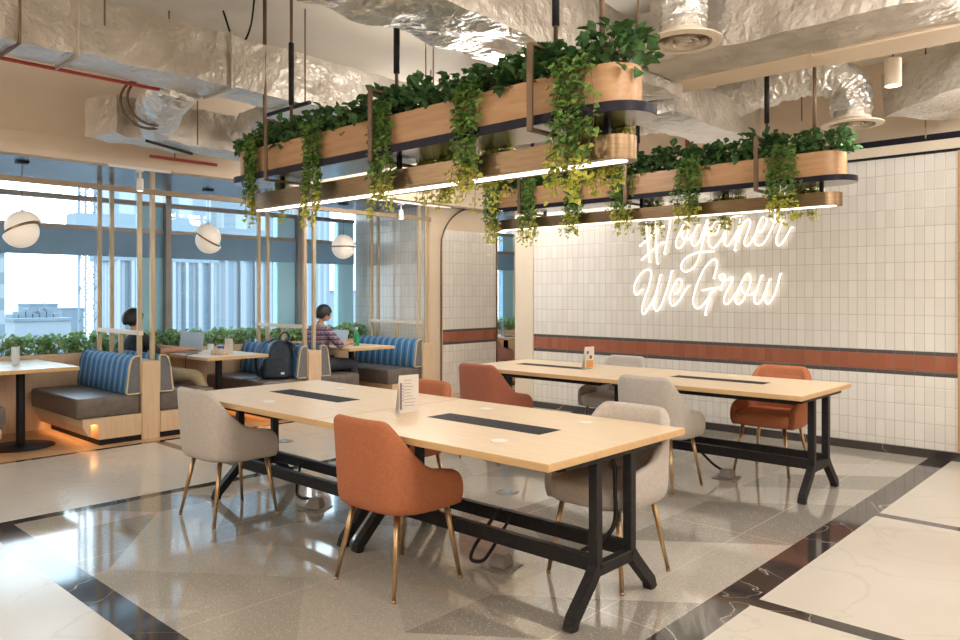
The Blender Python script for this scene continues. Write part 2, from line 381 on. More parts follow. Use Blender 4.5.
def tube(bm, pts, rad, seg=8, cap=True, mat=0, sq=None, twist=0):
    """round tube (or rectangular bar when sq=(half_w, half_h)) along pts"""
    pts = [Vector(p) for p in pts]; n = len(pts)
    rads = rad if isinstance(rad, (list, tuple)) else [rad] * n
    rings = []; prev = None
    for i, p in enumerate(pts):
        d = (pts[min(i + 1, n - 1)] - pts[max(i - 1, 0)])
        a, b = frame_of(d)
        if prev is not None:
            a = (prev - d.normalized() * prev.dot(d.normalized())).normalized(); b = a.cross(d.normalized()).normalized()
        prev = a
        if sq: ring = [bm.verts.new(p + a * (sx * sq[0]) + b * (sy * sq[1])) for sx, sy in ((-1, -1), (1, -1), (1, 1), (-1, 1))]
        else: ring = [bm.verts.new(p + (a * math.cos(2 * PI * k / seg) + b * math.sin(2 * PI * k / seg)) * rads[i]) for k in range(seg)]
        rings.append(ring)
    m = len(rings[0])
    for i in range(n - 1):
        for k in range(m):
            f = bm.faces.new((rings[i][k], rings[i][(k + 1) % m], rings[i + 1][(k + 1) % m], rings[i + 1][k])); f.material_index = mat
    if cap:
        for r in (rings[0], rings[-1]):
            try: bm.faces.new(r).material_index = mat
            except ValueError: pass
    return rings
def lathe(bm, prof, c=(0, 0, 0), seg=24, mat=0, M4=None):
    rings = []
    for r, z in prof:
        if r < 1e-6: ring = [bm.verts.new((0, 0, z))]
        else: ring = [bm.verts.new((r * math.cos(2 * PI * k / seg), r * math.sin(2 * PI * k / seg), z)) for k in range(seg)]
        rings.append(ring)
    for i in range(len(rings) - 1):
        A, B = rings[i], rings[i + 1]
        for k in range(seg):
            k2 = (k + 1) % seg
            if len(A) == 1 and len(B) == 1: continue
            if len(A) == 1: f = bm.faces.new((A[0], B[k], B[k2]))
            elif len(B) == 1: f = bm.faces.new((A[k], A[k2], B[0]))
            else: f = bm.faces.new((A[k], A[k2], B[k2], B[k]))
            f.material_index = mat
    T = (M4 or Matrix.Identity(4))
    T = Matrix.Translation(Vector(c)) @ T
    for ring in rings:
        for v in ring: v.co = T @ v.co
def prism(bm, poly, z0, z1, mat=0, bev=0):
    """poly in xy extruded z0..z1"""
    a = [bm.verts.new((x, y, z0)) for x, y in poly]; b = [bm.verts.new((x, y, z1)) for x, y in poly]
    n = len(poly); fs = []
    fs.append(bm.faces.new(a[::-1])); fs.append(bm.faces.new(b))
    for i in range(n): fs.append(bm.faces.new((a[i], a[(i + 1) % n], b[(i + 1) % n], b[i])))
    for f in fs: f.material_index = mat
    return fs
def stadium(xa, xb, yc, r, seg=12):
    p = []
    for k in range(seg + 1):
        a = -PI / 2 + PI * k / seg; p.append((xb - r + r * math.cos(a), yc + r * math.sin(a)))
    for k in range(seg + 1):
        a = PI / 2 + PI * k / seg; p.append((xa + r + r * math.cos(a), yc + r * math.sin(a)))
    return p
def spline(pts, k=6):
    P = [Vector(p) for p in pts]; out = []
    closed = (P[0] - P[-1]).length < 1e-6
    for i in range(len(P) - 1):
        p0 = P[i - 1] if i > 0 else (P[-2] if closed else P[0] * 2 - P[1]); p1, p2 = P[i], P[i + 1]
        p3 = P[i + 2] if i + 2 < len(P) else (P[1] if closed else P[-1] * 2 - P[-2])
        for j in range(k):
            s = j / k
            out.append(.5 * ((2 * p1) + (-p0 + p2) * s + (2 * p0 - 5 * p1 + 4 * p2 - p3) * s * s + (-p0 + 3 * p1 - 3 * p2 + p3) * s ** 3))
    out.append(P[-1]); return out
# leaves -------------------------------------------------------------
class Leaves:
    def __init__(s): s.v = []; s.f = []; s.mi = []
    def add(s, p, d, nrm, L, W, mi=0, fold=.25):
        d = d.normalized(); side = d.cross(nrm)
        if side.length < 1e-4: side = d.cross(Vector((.3, .5, .8)))
        side.normalize(); nn = side.cross(d).normalized(); i = len(s.v)
        a = p; b = p + d * L
        mid = p + d * L * .42
        s.v += [a, mid + side * W / 2 + nn * fold * W, b - nn * L * .15, mid - side * W / 2 + nn * fold * W, mid, p + d * L * .75 + side * W * .34 + nn * fold * W * .5, p + d * L * .75 - side * W * .34 + nn * fold * W * .5]
        s.f += [(i, i + 4, i + 1), (i + 1, i + 4, i + 2, i + 5), (i, i + 3, i + 4), (i + 3, i + 6, i + 2, i + 4)]; s.mi += [mi] * 4
    def stemline(s, pts, r, mi):
        for j in range(len(pts) - 1):
            a, b = Vector(pts[j]), Vector(pts[j + 1]); u, w = frame_of(b - a); i = len(s.v)
            for p in (a, b):
                for k in range(3): s.v.append(p + (u * math.cos(k * 2.094) + w * math.sin(k * 2.094)) * r)
            for k in range(3): s.f.append((i + k, i + (k + 1) % 3, i + 3 + (k + 1) % 3, i + 3 + k)); s.mi.append(mi)
    def build(s, name, mats, parent=None):
        return pyobj(name, [tuple(v) for v in s.v], s.f, mats, parent, True, s.mi)
ORD = ['first', 'second', 'third', 'fourth', 'fifth', 'sixth', 'seventh', 'eighth', 'ninth', 'tenth', 'eleventh', 'twelfth', 'thirteenth', 'fourteenth', 'fifteenth', 'sixteenth', 'seventeenth', 'eighteenth', 'nineteenth', 'twentieth']
def rv(a=1.0): return Vector((random.uniform(-a, a), random.uniform(-a, a), random.uniform(-a, a)))
WORLD, FILL, EXPO = 4.4, 52.0, 0.47
# ================================================================== SETTING
# floor: one mesh of inlaid fields
def floor_mesh():
    xs = [-9.7, -7.45, -7.38, -5.50, -5.40, -1.656, -1.48, 4.5]
    ys = [-4.0, 1.345, 1.505, 3.275, 3.37, 3.45, 3.545, 5.395, 5.485, 7.65, 11.4]
    names = ['oak_floor', 'dark_marble', 'marble', 'terrazzo']
    vs = [(x, y, 0) for y in ys for x in xs]; nx = len(xs); fs = []; mi = []
    for j in range(len(ys) - 1):
        for i in range(nx - 1):
            cx = (xs[i] + xs[i + 1]) / 2; cy = (ys[j] + ys[j + 1]) / 2
            k = 'marble'
            if cx < -7.45: k = 'oak_floor'
            elif cx < -7.38: k = 'dark_marble'
            elif 1.345 < cy < 7.65 and cx < -1.48 and cx > -5.5:
                if cx < -5.4 or cx > -1.656 or cy < 1.505: k = 'dark_marble'
                else: k = 'terrazzo'
            elif cx > -1.48 and (3.45 < cy < 3.545 or 5.395 < cy < 5.485): k = 'dark_marble'
            elif cx < -5.5 and 3.275 < cy < 3.37: k = 'dark_marble'
            fs.append((j * nx + i, j * nx + i + 1, (j + 1) * nx + i + 1, (j + 1) * nx + i)); mi.append(names.index(k))
    return pyobj('floor', vs, fs, [M[n] for n in names], None, False, mi)
struct(floor_mesh(), 'polished floor of terrazzo, cream marble, dark marble strips and oak under the booths', 'floor')
def sbox(name, label, mat, *b, bev=0, cat='wall'):
    bm = BM(); box(bm, *b, bev=bev); return struct(obj(name, bm, mat), label, cat)
sbox('ceiling', 'exposed beige ceiling slab above the ducts', M['ceiling'], -9.7, 4.5, -4, 11.4, 3.6, 3.75, cat='ceiling')
bm = BM(); box(bm, -9.5, -7.70, -4, 11.2, 2.70, 2.78); struct(obj('ceiling_soffit', bm, M['soffit']), 'glossy blue grey soffit over the window booths', 'ceiling')
bm = BM(); box(bm, -7.70, -7.55, -4, 11.2, 2.695, 3.6); box(bm, -7.55, -7.546, -4, 11.2, 2.90, 2.904)
struct(obj('wall_bulkhead', bm, M['bulkhead']), 'beige bulkhead dropping from the ceiling above the booths', 'wall')
sbox('wall_back', 'cream tiled wall with terracotta stripe behind the neon sign', M['tile_x'], -6.15, -1.435, 7.65, 7.80, 0, 2.70)
bm = BM(); box(bm, -1.435, -1.40, 7.62, 7.8, 0, 2.70); struct(obj('trim_1', bm, M['planter_wood']), 'brown edge strip at the right end of the tiled wall', 'trim')
bm = BM(); box(bm, -1.40, 4.5, 7.65, 7.8, 0, 2.70); struct(obj('wall_back_plain', bm, M['beige']), 'plain beige wall right of the tiles', 'wall')
bm = BM(); box(bm, -6.45, -6.15, 7.63, 7.85, 0, 3.6); struct(obj('wall_jamb', bm, M['cream']), 'cream jamb at the left end of the tiled wall', 'wall')
bm = BM(); box(bm, -6.15, 4.5, 7.72, 7.85, 2.70, 3.6); struct(obj('wall_back_upper', bm, M['beige']), 'warm beige upper wall above the tiles', 'wall')
bm = BM(); box(bm, -6.15, 4.5, 7.60, 7.72, 2.712, 2.80); box(bm, -1.7, -1.0, 7.59, 7.60, 2.725, 2.765); struct(obj('trim_2', bm, M['cream']), 'cream ledge along the top of the tiles', 'trim')
bm = BM(); box(bm, -6.15, 4.5, 7.61, 7.655, 2.694, 2.714); struct(obj('trim_3', bm, M['dark_trim']), 'thin dark line under the cream ledge', 'trim')
bm = BM(); box(bm, -6.15, 4.5, 7.64, 7.72, 2.81, 2.865); struct(obj('trim_4', bm, M['dark_trim']), 'dark strip on the upper wall', 'trim')
bm = BM(); box(bm, -6.15, 4.5, 7.615, 7.65, 0, .075); struct(obj('baseboard_back', bm, M['dark_marble']), 'dark marble baseboard below the tiles', 'baseboard')
# column and tiled arch wall beyond the booths
bm = BM(); box(bm, -8.0, -7.8, 7.36, 8.80, 0, 3.6); struct(obj('wall_arch', bm, M['beige']), 'beige column wall carrying the tiled arch', 'wall')
bm = BM(); box(bm, -7.8, -7.792, 7.625, 8.78, 0, 2.376); struct(obj('wall_arch_tile', bm, M['tile_y']), 'tiled panel inside the arch with terracotta stripe', 'wall')
bm = BM()
ap = [on_x(u, v, -7.785) for u, v in ((441.3, 393), (441.3, 330), (441.3, 250), (442.6, 236), (448, 223), (458, 213), (472, 207), (488, 204.5))]
tube(bm, spline(ap, 6), .012, 6); tube(bm, [(-7.785, 8.775, 0), (-7.785, 8.775, 2.6)], .014, 6)
struct(obj('trim_5', bm, M['rod'], smooth=True), 'bronze line following the arch', 'trim')
bm = BM(); box(bm, -9.5, -8.0, 7.37, 7.55, 0, 2.70); box(bm, -8.0, -7.8, 7.352, 7.36, 0, 2.70); struct(obj('wall_booth_end', bm, M['tile_plain']), 'white tiled end wall of the booth row', 'wall')
bm = BM(); box(bm, -7.825, -7.792, 7.34, 7.375, 0, 2.72); struct(obj('trim_6', bm, M['oak_panel']), 'bronze corner strip of the column', 'trim')
bm = BM(); box(bm, -9.7, 4.5, 11.2, 11.4, 0, 3.6); struct(obj('wall_far', bm, M['beige']), 'beige end wall of the far room', 'wall')
sbox('wall_right', 'plain beige wall at the right of the hall', M['beige'], 4.5, 4.65, -4, 11.4, 0, 3.6)
sbox('wall_front', 'plain beige wall behind the viewer', M['beige'], -9.7, 4.5, -4.15, -4, 0, 3.6)
# window wall
bm = BM(); box(bm, -9.7, -9.5, .41, 11.2, -.2, .72); box(bm, -9.7, -9.5, -4, .41, -.2, 3.6)  # unseen full-height stretch added to cut daylight on the near floor
struct(obj('wall_left', bm, M['beam']), 'low wall under the windows, with an unseen full-height stretch added against daylight', 'wall')
def window(i, y0, y1, beam=True):
    bm = BM(); X = -9.5
    box(bm, X - .06, X + .10, y0 - .04, y0 + .035, .70, 2.70, bev=.006)      # mullion
    box(bm, X - .03, X + .045, y0 + .035, y1 - .04, 2.545, 2.60)            # transom
    box(bm, X - .03, X + .05, y0 + .035, y1 - .04, 2.205, 2.255)
    box(bm, X - .03, X + .05, y0 + .035, y1 - .04, .70, .76)
    f = struct(obj('window_%d' % i, bm, M['alu']), 'window bay of the tall glazed wall', 'window')
    bm = BM(); box(bm, X - .012, X, y0 + .03, y1 - .03, .72, 2.70); obj('pane', bm, M['glass'], f)
    bm = BM(); box(bm, X - .06, X + .03, y0 + .035, y1 - .04, 1.905, 2.205); obj('spandrel', bm, M['beam'], f)
    bm = BM(); box(bm, X - .10, X + .012, y1 - .33, y1 - .042, .72, 2.545); obj('reveal_panel', bm, M['reveal'], f)
for i, (a, b_) in enumerate(((.45, 2.40), (2.40, 4.36), (4.36, 6.31), (6.31, 7.37), (7.55, 9.4), (9.4, 11.2))):
    window(i + 1, a, b_)

# ================================================================== TABLES
TT = .765
FRONT_Y, FRONT_W = 2.99, 1.14
BACK_Y, BACK_W = 5.69, 1.03
def table_top(W, L=1.6):
    bm = BM(); box(bm, -L / 2, L / 2, -W / 2, W / 2, TT - .034, TT, bev=.0025, seg=1)
    bm.normal_update()
    for f in bm.faces:
        f.material_index = 0 if f.normal.z > .9 else 1
    return bm
def leg_frame_bm(sx):
    bm = BM(); w = .0235
    for s in (-1, 1):
        box(bm, -w, w, s * .142 - w, s * .142 + w, .19, TT - .036, bev=.004, seg=1)
        # splayed foot
        tube(bm, [(0, s * .142, .225), (0, s * .18, .18), (0, s * .318, .045), (0, s * .335, .0)], 0, sq=(.024, .026))
        box(bm, -.026, .026, s * .328 - .024, s * .328 + .024, 0, .05, bev=.008, seg=2)
    box(bm, -w, w, -.142, .142, .185, .24, bev=.004, seg=1)
    box(bm, -.028, .028, -.40, .40, TT - .066, TT - .034, bev=.003, seg=1)
    return bm
def make_table(W, label, group, loc, trough=(-.43, .37, .0, .19), groms=()):
    t = thing('communal_table', label, 'table', loc, 0, group)
    obj('tabletop', table_top(W), [M['oak'], M['oak_edge']], t)
    bm = BM(); x0, x1, yc, w = trough; box(bm, x0, x1, yc - w / 2, yc + w / 2, TT - .02, TT + .0012); obj('power_trough', bm, M['dark_trim'], t)
    for s in (-1, 1): obj('leg_frame', leg_frame_bm(s), M['black_metal'], t).location = (s * .735, 0, 0)
    for s in (-1, 1):
        bm = BM(); box(bm, -.735, .735, s * .142 - .022, s * .142 + .022, .205, .275, bev=.004, seg=1); obj('stretcher', bm, M['black_metal'], t)
        bm = BM(); box(bm, -.71, .71, s * .36 - .02, s * .36 + .02, TT - .08, TT - .036, bev=.003, seg=1); obj('apron_rail', bm, M['black_metal'], t)
    for gx, gy in groms:
        bm = BM(); lathe(bm, [(0, 0), (.042, 0), (.043, .0025), (.038, .004), (0, .004)], (gx, gy, TT), 24); obj('cable_grommet', bm, M['grommet'], t, True)
    return t
XR, XL = -2.67, -4.275
t1 = make_table(FRONT_W, 'near right oak communal table with black trough, its corner closest to the viewer', 'communal tables', (XR, FRONT_Y, 0), (-.42, .37, .0, .18), ((.33, -.335), (.34, .35), (-.38, .345)))
t2 = make_table(FRONT_W, 'near left oak communal table with the greige chair in front', 'communal tables', (XL, FRONT_Y, 0), (-.43, .36, .0, .18), ((.0, -.36), (-.2, .35)))
t3 = make_table(BACK_W, 'far right oak communal table with an orange chair beyond it, near the neon sign wall', 'communal tables', (XR, BACK_Y, 0), (-.45, .33, .06, .15), ((-.1, .40),))
t4 = make_table(BACK_W, 'far left oak communal table with the rust chair in front, near the arch', 'communal tables', (XL, BACK_Y, 0), (-.52, .28, .06, .15), ())
# power cable down the near table leg
def cord(name, pts, r, label, cat='cable', mat='black_metal', k=8, group=None):
    bm = BM(); tube(bm, spline(pts, k), r, 6); o = obj(name, bm, M[mat], None, True); return tag(o, label, cat, group)
cord('power_cable', [(-1.985, 2.93, .70), (-1.985, 3.02, .70), (-1.99, 3.085, .64), (-1.992, 3.098, .5), (-1.994, 3.095, .36), (-2.03, 3.06, .285), (-2.12, 3.0, .215)], .012, 'black cable curving down the end legs of the near right table')
# ================================================================== CHAIRS
def chair_shell():
    path = []
    R = .283; ye = .205
    n1 = 16
    fr = [(i / n1) ** 1.6 for i in range(n1 + 1)]
    for i in range(n1): path.append((R, ye - (ye + .04) * fr[i], 'a'))
    m = 44
    for i in range(m + 1):
        a = PI * i / m; c, s = math.cos(a), math.sin(a)
        path.append((R * math.copysign(abs(c) ** .62, c), -.04 - .235 * abs(s) ** .62, 'b'))
    for i in range(1, n1 + 1): path.append((-R, ye - (ye + .04) * fr[n1 - i], 'a'))
    rows = []
    P = [Vector((p[0], p[1], 0)) for p in path]; n = len(P)
    AL = [0.0]
    for i in range(1, n): AL.append(AL[-1] + (P[i] - P[i - 1]).length)
    def sm(a, b, x): x = max(0, min(1, (x - a) / (b - a))); return x * x * (3 - 2 * x)
    for i, p in enumerate(P):
        d = (P[min(i + 1, n - 1)] - P[max(i - 1, 0)]).normalized(); nrm = Vector((d.y, -d.x, 0))
        if nrm.dot(Vector((p.x, p.y + .02, 0))) < 0: nrm = -nrm
        y = p.y
        top = .600 + (.850 - .600) * (1 - sm(.165, .505, abs(AL[i] - AL[-1] / 2)) ** 1.2) - .03 * sm(-.03, .19, y)
        bot = .385 + .018 * sm(0, -.25, y)
        if y > .135:
            q = min(1, (y - .135) / .07); k_ = 1 - math.sqrt(max(0, 1 - q * q)); top -= .062 * k_; bot += .006 * k_
        th = .048 if y > -.1 else .055
        back = sm(.02, -.2, y)
        def at(off, z):
            k = max(0, z - .40)
            lean = Vector((p.x * .0 * k, -.075 * k * sm(.1, -.2, y), 0))
            tuck = -nrm * .027 * max(0, (.46 - z) / .08) ** 2 if z < .46 else Vector((0, 0, 0))
            q = p + nrm * (off - .02) + lean + tuck; return (q.x, q.y, z)
        prof = []
        hz = top - bot
        for f in (0, .03, .09, .2, .35, .5, .65, .8): prof.append(at(0 if f > .02 else -.006, bot + hz * f * (1 - th / 2 / hz)))
        zc = top - th / 2
        for k in range(7):
            a = PI * k / 6; prof.append(at(-th / 2 + th / 2 * math.cos(a), zc + th / 2 * math.sin(a)))
        for f in (.8, .5, .25, .02): prof.append(at(-th, bot + hz * f * (1 - th / 2 / hz)))
        rows.append(prof)
    bm = BM(); V = [[bm.verts.new(c) for c in r] for r in rows]; m = len(rows[0])
    for i in range(n - 1):
        for k in range(m - 1): bm.faces.new((V[i][k], V[i + 1][k], V[i + 1][k + 1], V[i][k + 1]))
        bm.faces.new((V[i][m - 1], V[i + 1][m - 1], V[i + 1][0], V[i][0]))
    for r in (V[0], V[-1]): bm.faces.new(r)
    return bm
def seat_bm():
    bm = BM(); prof = []
    pts = []
    for k in range(40):
        a = 2 * PI * k / 40; c, s = math.cos(a), math.sin(a)
        pts.append((.233 * math.copysign(abs(c) ** .45, c), .02 + .248 * math.copysign(abs(s) ** .45, s)))
    lv = [(.80, .392), (.93, .395), (.985, .41), (1, .435), (1, .465), (.985, .485), (.94, .498), (.8, .503), (.4, .505)]
    rings = [[bm.verts.new((x * s, .02 + (y - .02) * s, z)) for x, y in pts] for s, z in lv]
    for i in range(len(rings) - 1):
        for k in range(40): bm.faces.new((rings[i][k], rings[i][(k + 1) % 40], rings[i + 1][(k + 1) % 40], rings[i + 1][k]))
    bm.faces.new(rings[0][::-1]); bm.faces.new(rings[-1])
    return bm
def pad_bm():
    bm = BM(); nu, nv = 15, 8; V = []
    for j in range(nv + 1):
        row = []
        for i in range(nu + 1):
            u = -1 + 2 * i / nu; z = .50 + .305 * j / nv
            e = (1 - abs(u) ** 6) * (1 - abs(2 * j / nv - 1) ** 6)
            x = .19 * u; y = -.222 + .035 * abs(u) ** 3 - .07 * (z - .4) + .028 * e
            row.append(bm.verts.new((x, y, z)))
        V.append(row)
    for j in range(nv):
        for i in range(nu): bm.faces.new((V[j][i], V[j][i + 1], V[j + 1][i + 1], V[j + 1][i]))
    return bm
_chair_mesh = {}
def make_chair(mat, name, label, loc, rz, group):
    t = thing(name, label, 'chair', loc, rz, group)
    obj('shell', chair_shell(), mat, t, True)
    obj('seat', seat_bm(), mat, t, True)
    obj('back_pad', pad_bm(), mat, t, True)
    for sx in (-1, 1):
        for sy in (-1, 1):
            bm = BM()
            tube(bm, [(sx * .165, sy * .16 + .01, .405), (sx * .222, sy * .222, .012)], [.0155, .0105], 10)
            tube(bm, [(sx * .222, sy * .222, .012), (sx * .2235, sy * .2235, 0)], [.0115, .0115], 10)
            obj('leg', bm, M['leg_brass'], t, True)
    return t
G1 = 'upholstered chairs at the communal tables'
c_or = make_chair(M['orange'], 'tub_chair', 'burnt orange tub chair in the foreground, tucked under the near right table', (-2.938, 2.555, 0), 0, G1)
c_gr = make_chair(M['grey'], 'tub_chair', 'greige tub chair in front of the near left table', (-4.62, 2.545, 0), 0, G1)
dup(c_gr, (-2.205, 3.365, 0), PI, 'greige tub chair on the far side of the near right table, facing the viewer', G1)
dup(c_or, (-3.86, 3.40, 0), PI, 'orange tub chair mostly hidden behind the menu card, only its top showing', G1)
make_chair(M['rust'], 'tub_chair', 'rust velvet tub chair with its back to the viewer at the far left table', (-4.47, 5.02, 0), 0, G1)
dup(c_gr, (-2.90, 5.13, 0), 0, 'grey tub chair with its back to the viewer at the far right table', G1)
dup(c_gr, (-3.98, 6.15, 0), PI, 'grey tub chair beyond the far tables right of the small card', G1)
dup(c_or, (-2.47, 6.17, 0), PI, 'orange tub chair on the wall side of the far right table', G1)
# floor sockets and cables
def floor_box(loc, rz, label, lid=True):
    t = thing('floor_socket_box', label, 'power socket', loc, rz, 'floor power boxes')
    bm = BM(); box(bm, -.09, .09, -.085, .085, 0, .008, bev=.003, seg=1); obj('base_plate', bm, M['grey_plastic'], t)
    bm = BM()
    for s in (-1, 1): pass
    a = [bm.verts.new(p) for p in ((-.055, -.05, .008), (.055, -.05, .008), (.055, .05, .008), (-.055, .05, .008))]
    c = [bm.verts.new(p) for p in ((-.035, -.032, .075), (.045, -.032, .075), (.045, .032, .075), (-.035, .032, .075))]
    bm.faces.new(a[::-1]); bm.faces.new(c)
    for i in range(4): bm.faces.new((a[i], a[(i + 1) % 4], c[(i + 1) % 4], c[i]))
    bmesh.ops.bevel(bm, geom=bm.edges[:], offset=.006, segments=2, affect='EDGES'); obj('housing', bm, M['grey_plastic'], t)
    return t
floor_box((-4.30, 3.0, 0), .5, 'beige socket box on the floor under the near left table')
floor_box((-2.66, 3.03, 0), .2, 'grey socket box on the floor under the near right table')
floor_box((-2.64, 5.70, 0), .1, 'grey socket box on the floor under the far right table')
cord('power_cable', [(-4.62, 3.10, .24), (-4.60, 3.06, .12), (-4.56, 3.03, .05), (-4.48, 3.02, .035), (-4.40, 3.01, .05), (-4.33, 3.0, .05)], .011, 'black cable running along the floor to the beige socket box')
cord('power_cable', [(-2.72, 3.125, .25), (-2.70, 3.06, .285), (-2.73, 2.99, .20), (-2.79, 2.96, .09), (-2.80, 2.95, .03), (-2.74, 2.97, .03), (-2.70, 3.0, .09), (-2.68, 3.09, .20), (-2.65, 3.125, .27)], .010, 'black cable looped over the rail of the near right table')
cord('power_cable', [(-2.88, 5.55, .24), (-2.82, 5.58, .22), (-2.74, 5.66, .11), (-2.68, 5.70, .06)], .011, 'black cable dropping from the far right table to its socket box')
for loc, lab in (((-3.635, 4.21, 0), 'round grey floor socket on the terrazzo between the two table rows'), ((-6.50, 4.17, 0), 'round grey floor socket on the marble near the booths')):
    t = thing('round_floor_socket', lab, 'power socket', loc, 0, 'round floor sockets')
    bm = BM(); lathe(bm, [(0, 0), (.085, 0), (.085, .004), (.07, .006), (.066, .003), (0, .003)], seg=32); obj('ring', bm, M['grey_plastic'], t, True)
    bm = BM(); box(bm, -.035, .035, -.012, .012, .002, .006, bev=.002, seg=1); box(bm, -.012, .012, .012, .032, .002, .0055); obj('flap', bm, M['beam'], t)
# ================================================================== CARDS
def text_rows(t, w, h, n, x0, mat='ink_grey', y=-.0022, seed=1, ln=.7):
    r = random.Random(seed); bm = BM()
    for i in range(n):
        z = h * (.86 - .68 * i / max(1, n - 1)); L = w * ln * r.uniform(.55, 1)
        box(bm, x0, x0 + L, y - .0006, y, z - h * .010, z + h * .010)
    return obj('printed_lines', bm, M[mat], t)
def menu_stand(loc, rz, w, h, label, kind):
    t = thing('menu_card', label, 'menu card', loc, rz, 'table cards')
    bm = BM(); box(bm, -w / 2, w / 2, -.0015, .0015, 0, h); box(bm, -w / 2, w / 2, -.002, .05, 0, .003)
    box(bm, -w / 2, w / 2, -.0015, .0015, .002, h, rot=Matrix.Rotation(.2, 3, 'X'), piv=Vector((0, 0, h)))
    obj('card', bm, M['card'], t)
    if kind == 'list':
        text_rows(t, w, h, 9, -w * .26, seed=4, ln=.62)
        bm = BM(); box(bm, -w * .45, -w * .37, -.003, -.0018, h * .08, h * .8); obj('side_band', bm, M['ink'], t)
        bm = BM()
        for i in range(6): box(bm, -w * .33, -w * .28, -.003, -.0018, h * (.32 + .08 * i) - .004, h * (.32 + .08 * i) + .004)
        obj('item_marks', bm, M['ink_red'], t)
    elif kind == 'flyer':
        bm = BM(); box(bm, -w * .4, w * .4, -.003, -.0018, h * .05, h * .38); obj('orange_print', bm, M['ink_orange'], t)
        bm = BM(); box(bm, -w * .3, -w * .1, -.003, -.0018, h * .68, h * .80); box(bm, .0, w * .25, -.003, -.0018, h * .45, h * .6); obj('print', bm, M['ink'], t)
    else:
        text_rows(t, w, h, 5, -w * .3, seed=8, ln=.6)
    return t
menu_stand((-3.30, 2.95, TT), 1.37, .13, .215, 'printed menu card standing on the near tables beside their joint', 'list')
menu_stand((-4.007, 5.80, TT), 1.42, .12, .20, 'small card with orange print standing on the far left table', 'flyer')
# ================================================================== BOOTHS
PAN = [3.34, 5.30, 7.15]
XB, XF = -8.93, -7.60
def bench(y_panel, sgn, label, first=None):
    """sgn -1: seat lies towards -y of the panel and faces -y"""
    t = thing('booth_bench', label, 'bench', (0, y_panel, 0), 0, 'upholstered booth benches')
    def Y(a, b): return (min(sgn * a, sgn * b), max(sgn * a, sgn * b))
    bm = BM(); box(bm, XB, XF - .02, *Y(.095, .69), .26, .455, bev=.03, seg=3); obj('seat_cushion', bm, M['leather'], t, True, 50)
    # base: slanted plywood box and dark plinth
    bm = BM()
    def wedge(x0, x1, prof):
        a = [bm.verts.new((x0, sgn * y, z)) for y, z in prof]; b = [bm.verts.new((x1, sgn * y, z)) for y, z in prof]
        bm.faces.new(a); bm.faces.new(b[::-1])
        for i in range(len(prof)): bm.faces.new((a[i], a[(i + 1) % len(prof)], b[(i + 1) % len(prof)], b[i]))
    wedge(XB, XF, [(.095, .055), (.50, .055), (.50, .205), (.572, .205), (.572, .10), (.59, .095), (.645, .19), (.645, .262), (.095, .262)])
    obj('wooden_base', bm, M['oak_panel'], t)
    bm = BM(); box(bm, XB, XF - .01, *Y(.095, .49), 0, .058); obj('plinth', bm, M['dark_trim'], t)
    bm = BM(); box(bm, XB + .03, XF - .06, *Y(.51, .56), .193, .203); obj('led_strip', bm, M['led_warm'], t)
    # back cushion, thicker below
    bm = BM(); prof = [(.092, .455), (.228, .455), (.238, .475), (.205, .73), (.186, .80), (.155, .832), (.10, .838), (.092, .82)]
    wedge(XB, XF - .02, prof); bmesh.ops.bevel(bm, geom=bm.edges[:], offset=.012, segments=2, affect='EDGES')
    bm.normal_update()
    for f in bm.faces: f.material_index = 1 if abs(f.normal.x) > .8 else 0
    obj('back_cushion', bm, [M['stripe'], M['grey_side']], t, True, 40)
    bm = BM()
    for x in (XF - .018,):
        tube(bm, [(x, sgn * y, z) for y, z in [(.097, .462), (.224, .46), (.235, .478), (.203, .73), (.184, .80), (.154, .83), (.102, .834), (.095, .81), (.097, .462)]], .008, 6)
    obj('piping', bm, M['piping'], t, True)
    return t
bench(PAN[0], -1, 'booth bench with striped blue back at the left, facing away from the person in black')
bench(PAN[0], 1, 'booth bench the person in black sits on')
bench(PAN[1], -1, 'booth bench with the dark backpack on it')
bench(PAN[1], 1, 'booth bench the person in the plaid shirt sits on')
bench(PAN[2], -1, 'farthest booth bench with striped blue back, against the tiled end wall')
bench(PAN[0] - 1.96, 1, 'booth bench cut off by the left edge of the photo')
def screen(y, label, wide=True):
    t = thing('booth_divider', label, 'booth divider', (0, y, 0), 0, 'booth dividers with posts')
    bm = BM(); box(bm, XB, XF, -.09, .09, 0, .775, bev=.004, seg=1); obj('panel', bm, M['oak_panel'], t)
    for x in (-8.75, -7.72):
        for yy in (-.065, .065):
            bm = BM(); box(bm, x - .021, x + .021, yy - .021, yy + .021, .775, 2.70, bev=.003, seg=1); obj('post', bm, M['post_wood'], t)
    bm = BM(); box(bm, -8.80, -7.67, -.085, -.045, 1.035, 1.08, bev=.003, seg=1); obj('cross_rail', bm, M['cream'], t)
    bm = BM(); box(bm, -8.20, -8.155, -.085, -.045, .775, 1.035, bev=.003, seg=1); obj('short_post', bm, M['post_wood'], t)
    return t
for y, l in zip(PAN, ('booth divider with tall wooden posts beside the person in black', 'booth divider with tall wooden posts beside the person in plaid', 'booth divider with tall wooden posts before the tiled end wall')): screen(y, l)
bm = BM(); box(bm, -7.745, -7.695, .9, 7.30, 2.465, 2.515, bev=.003, seg=1); o = obj('post_top_rail', bm, M['rail_wood']); tag(o, 'wooden rail joining the tops of the booth posts', 'rail')
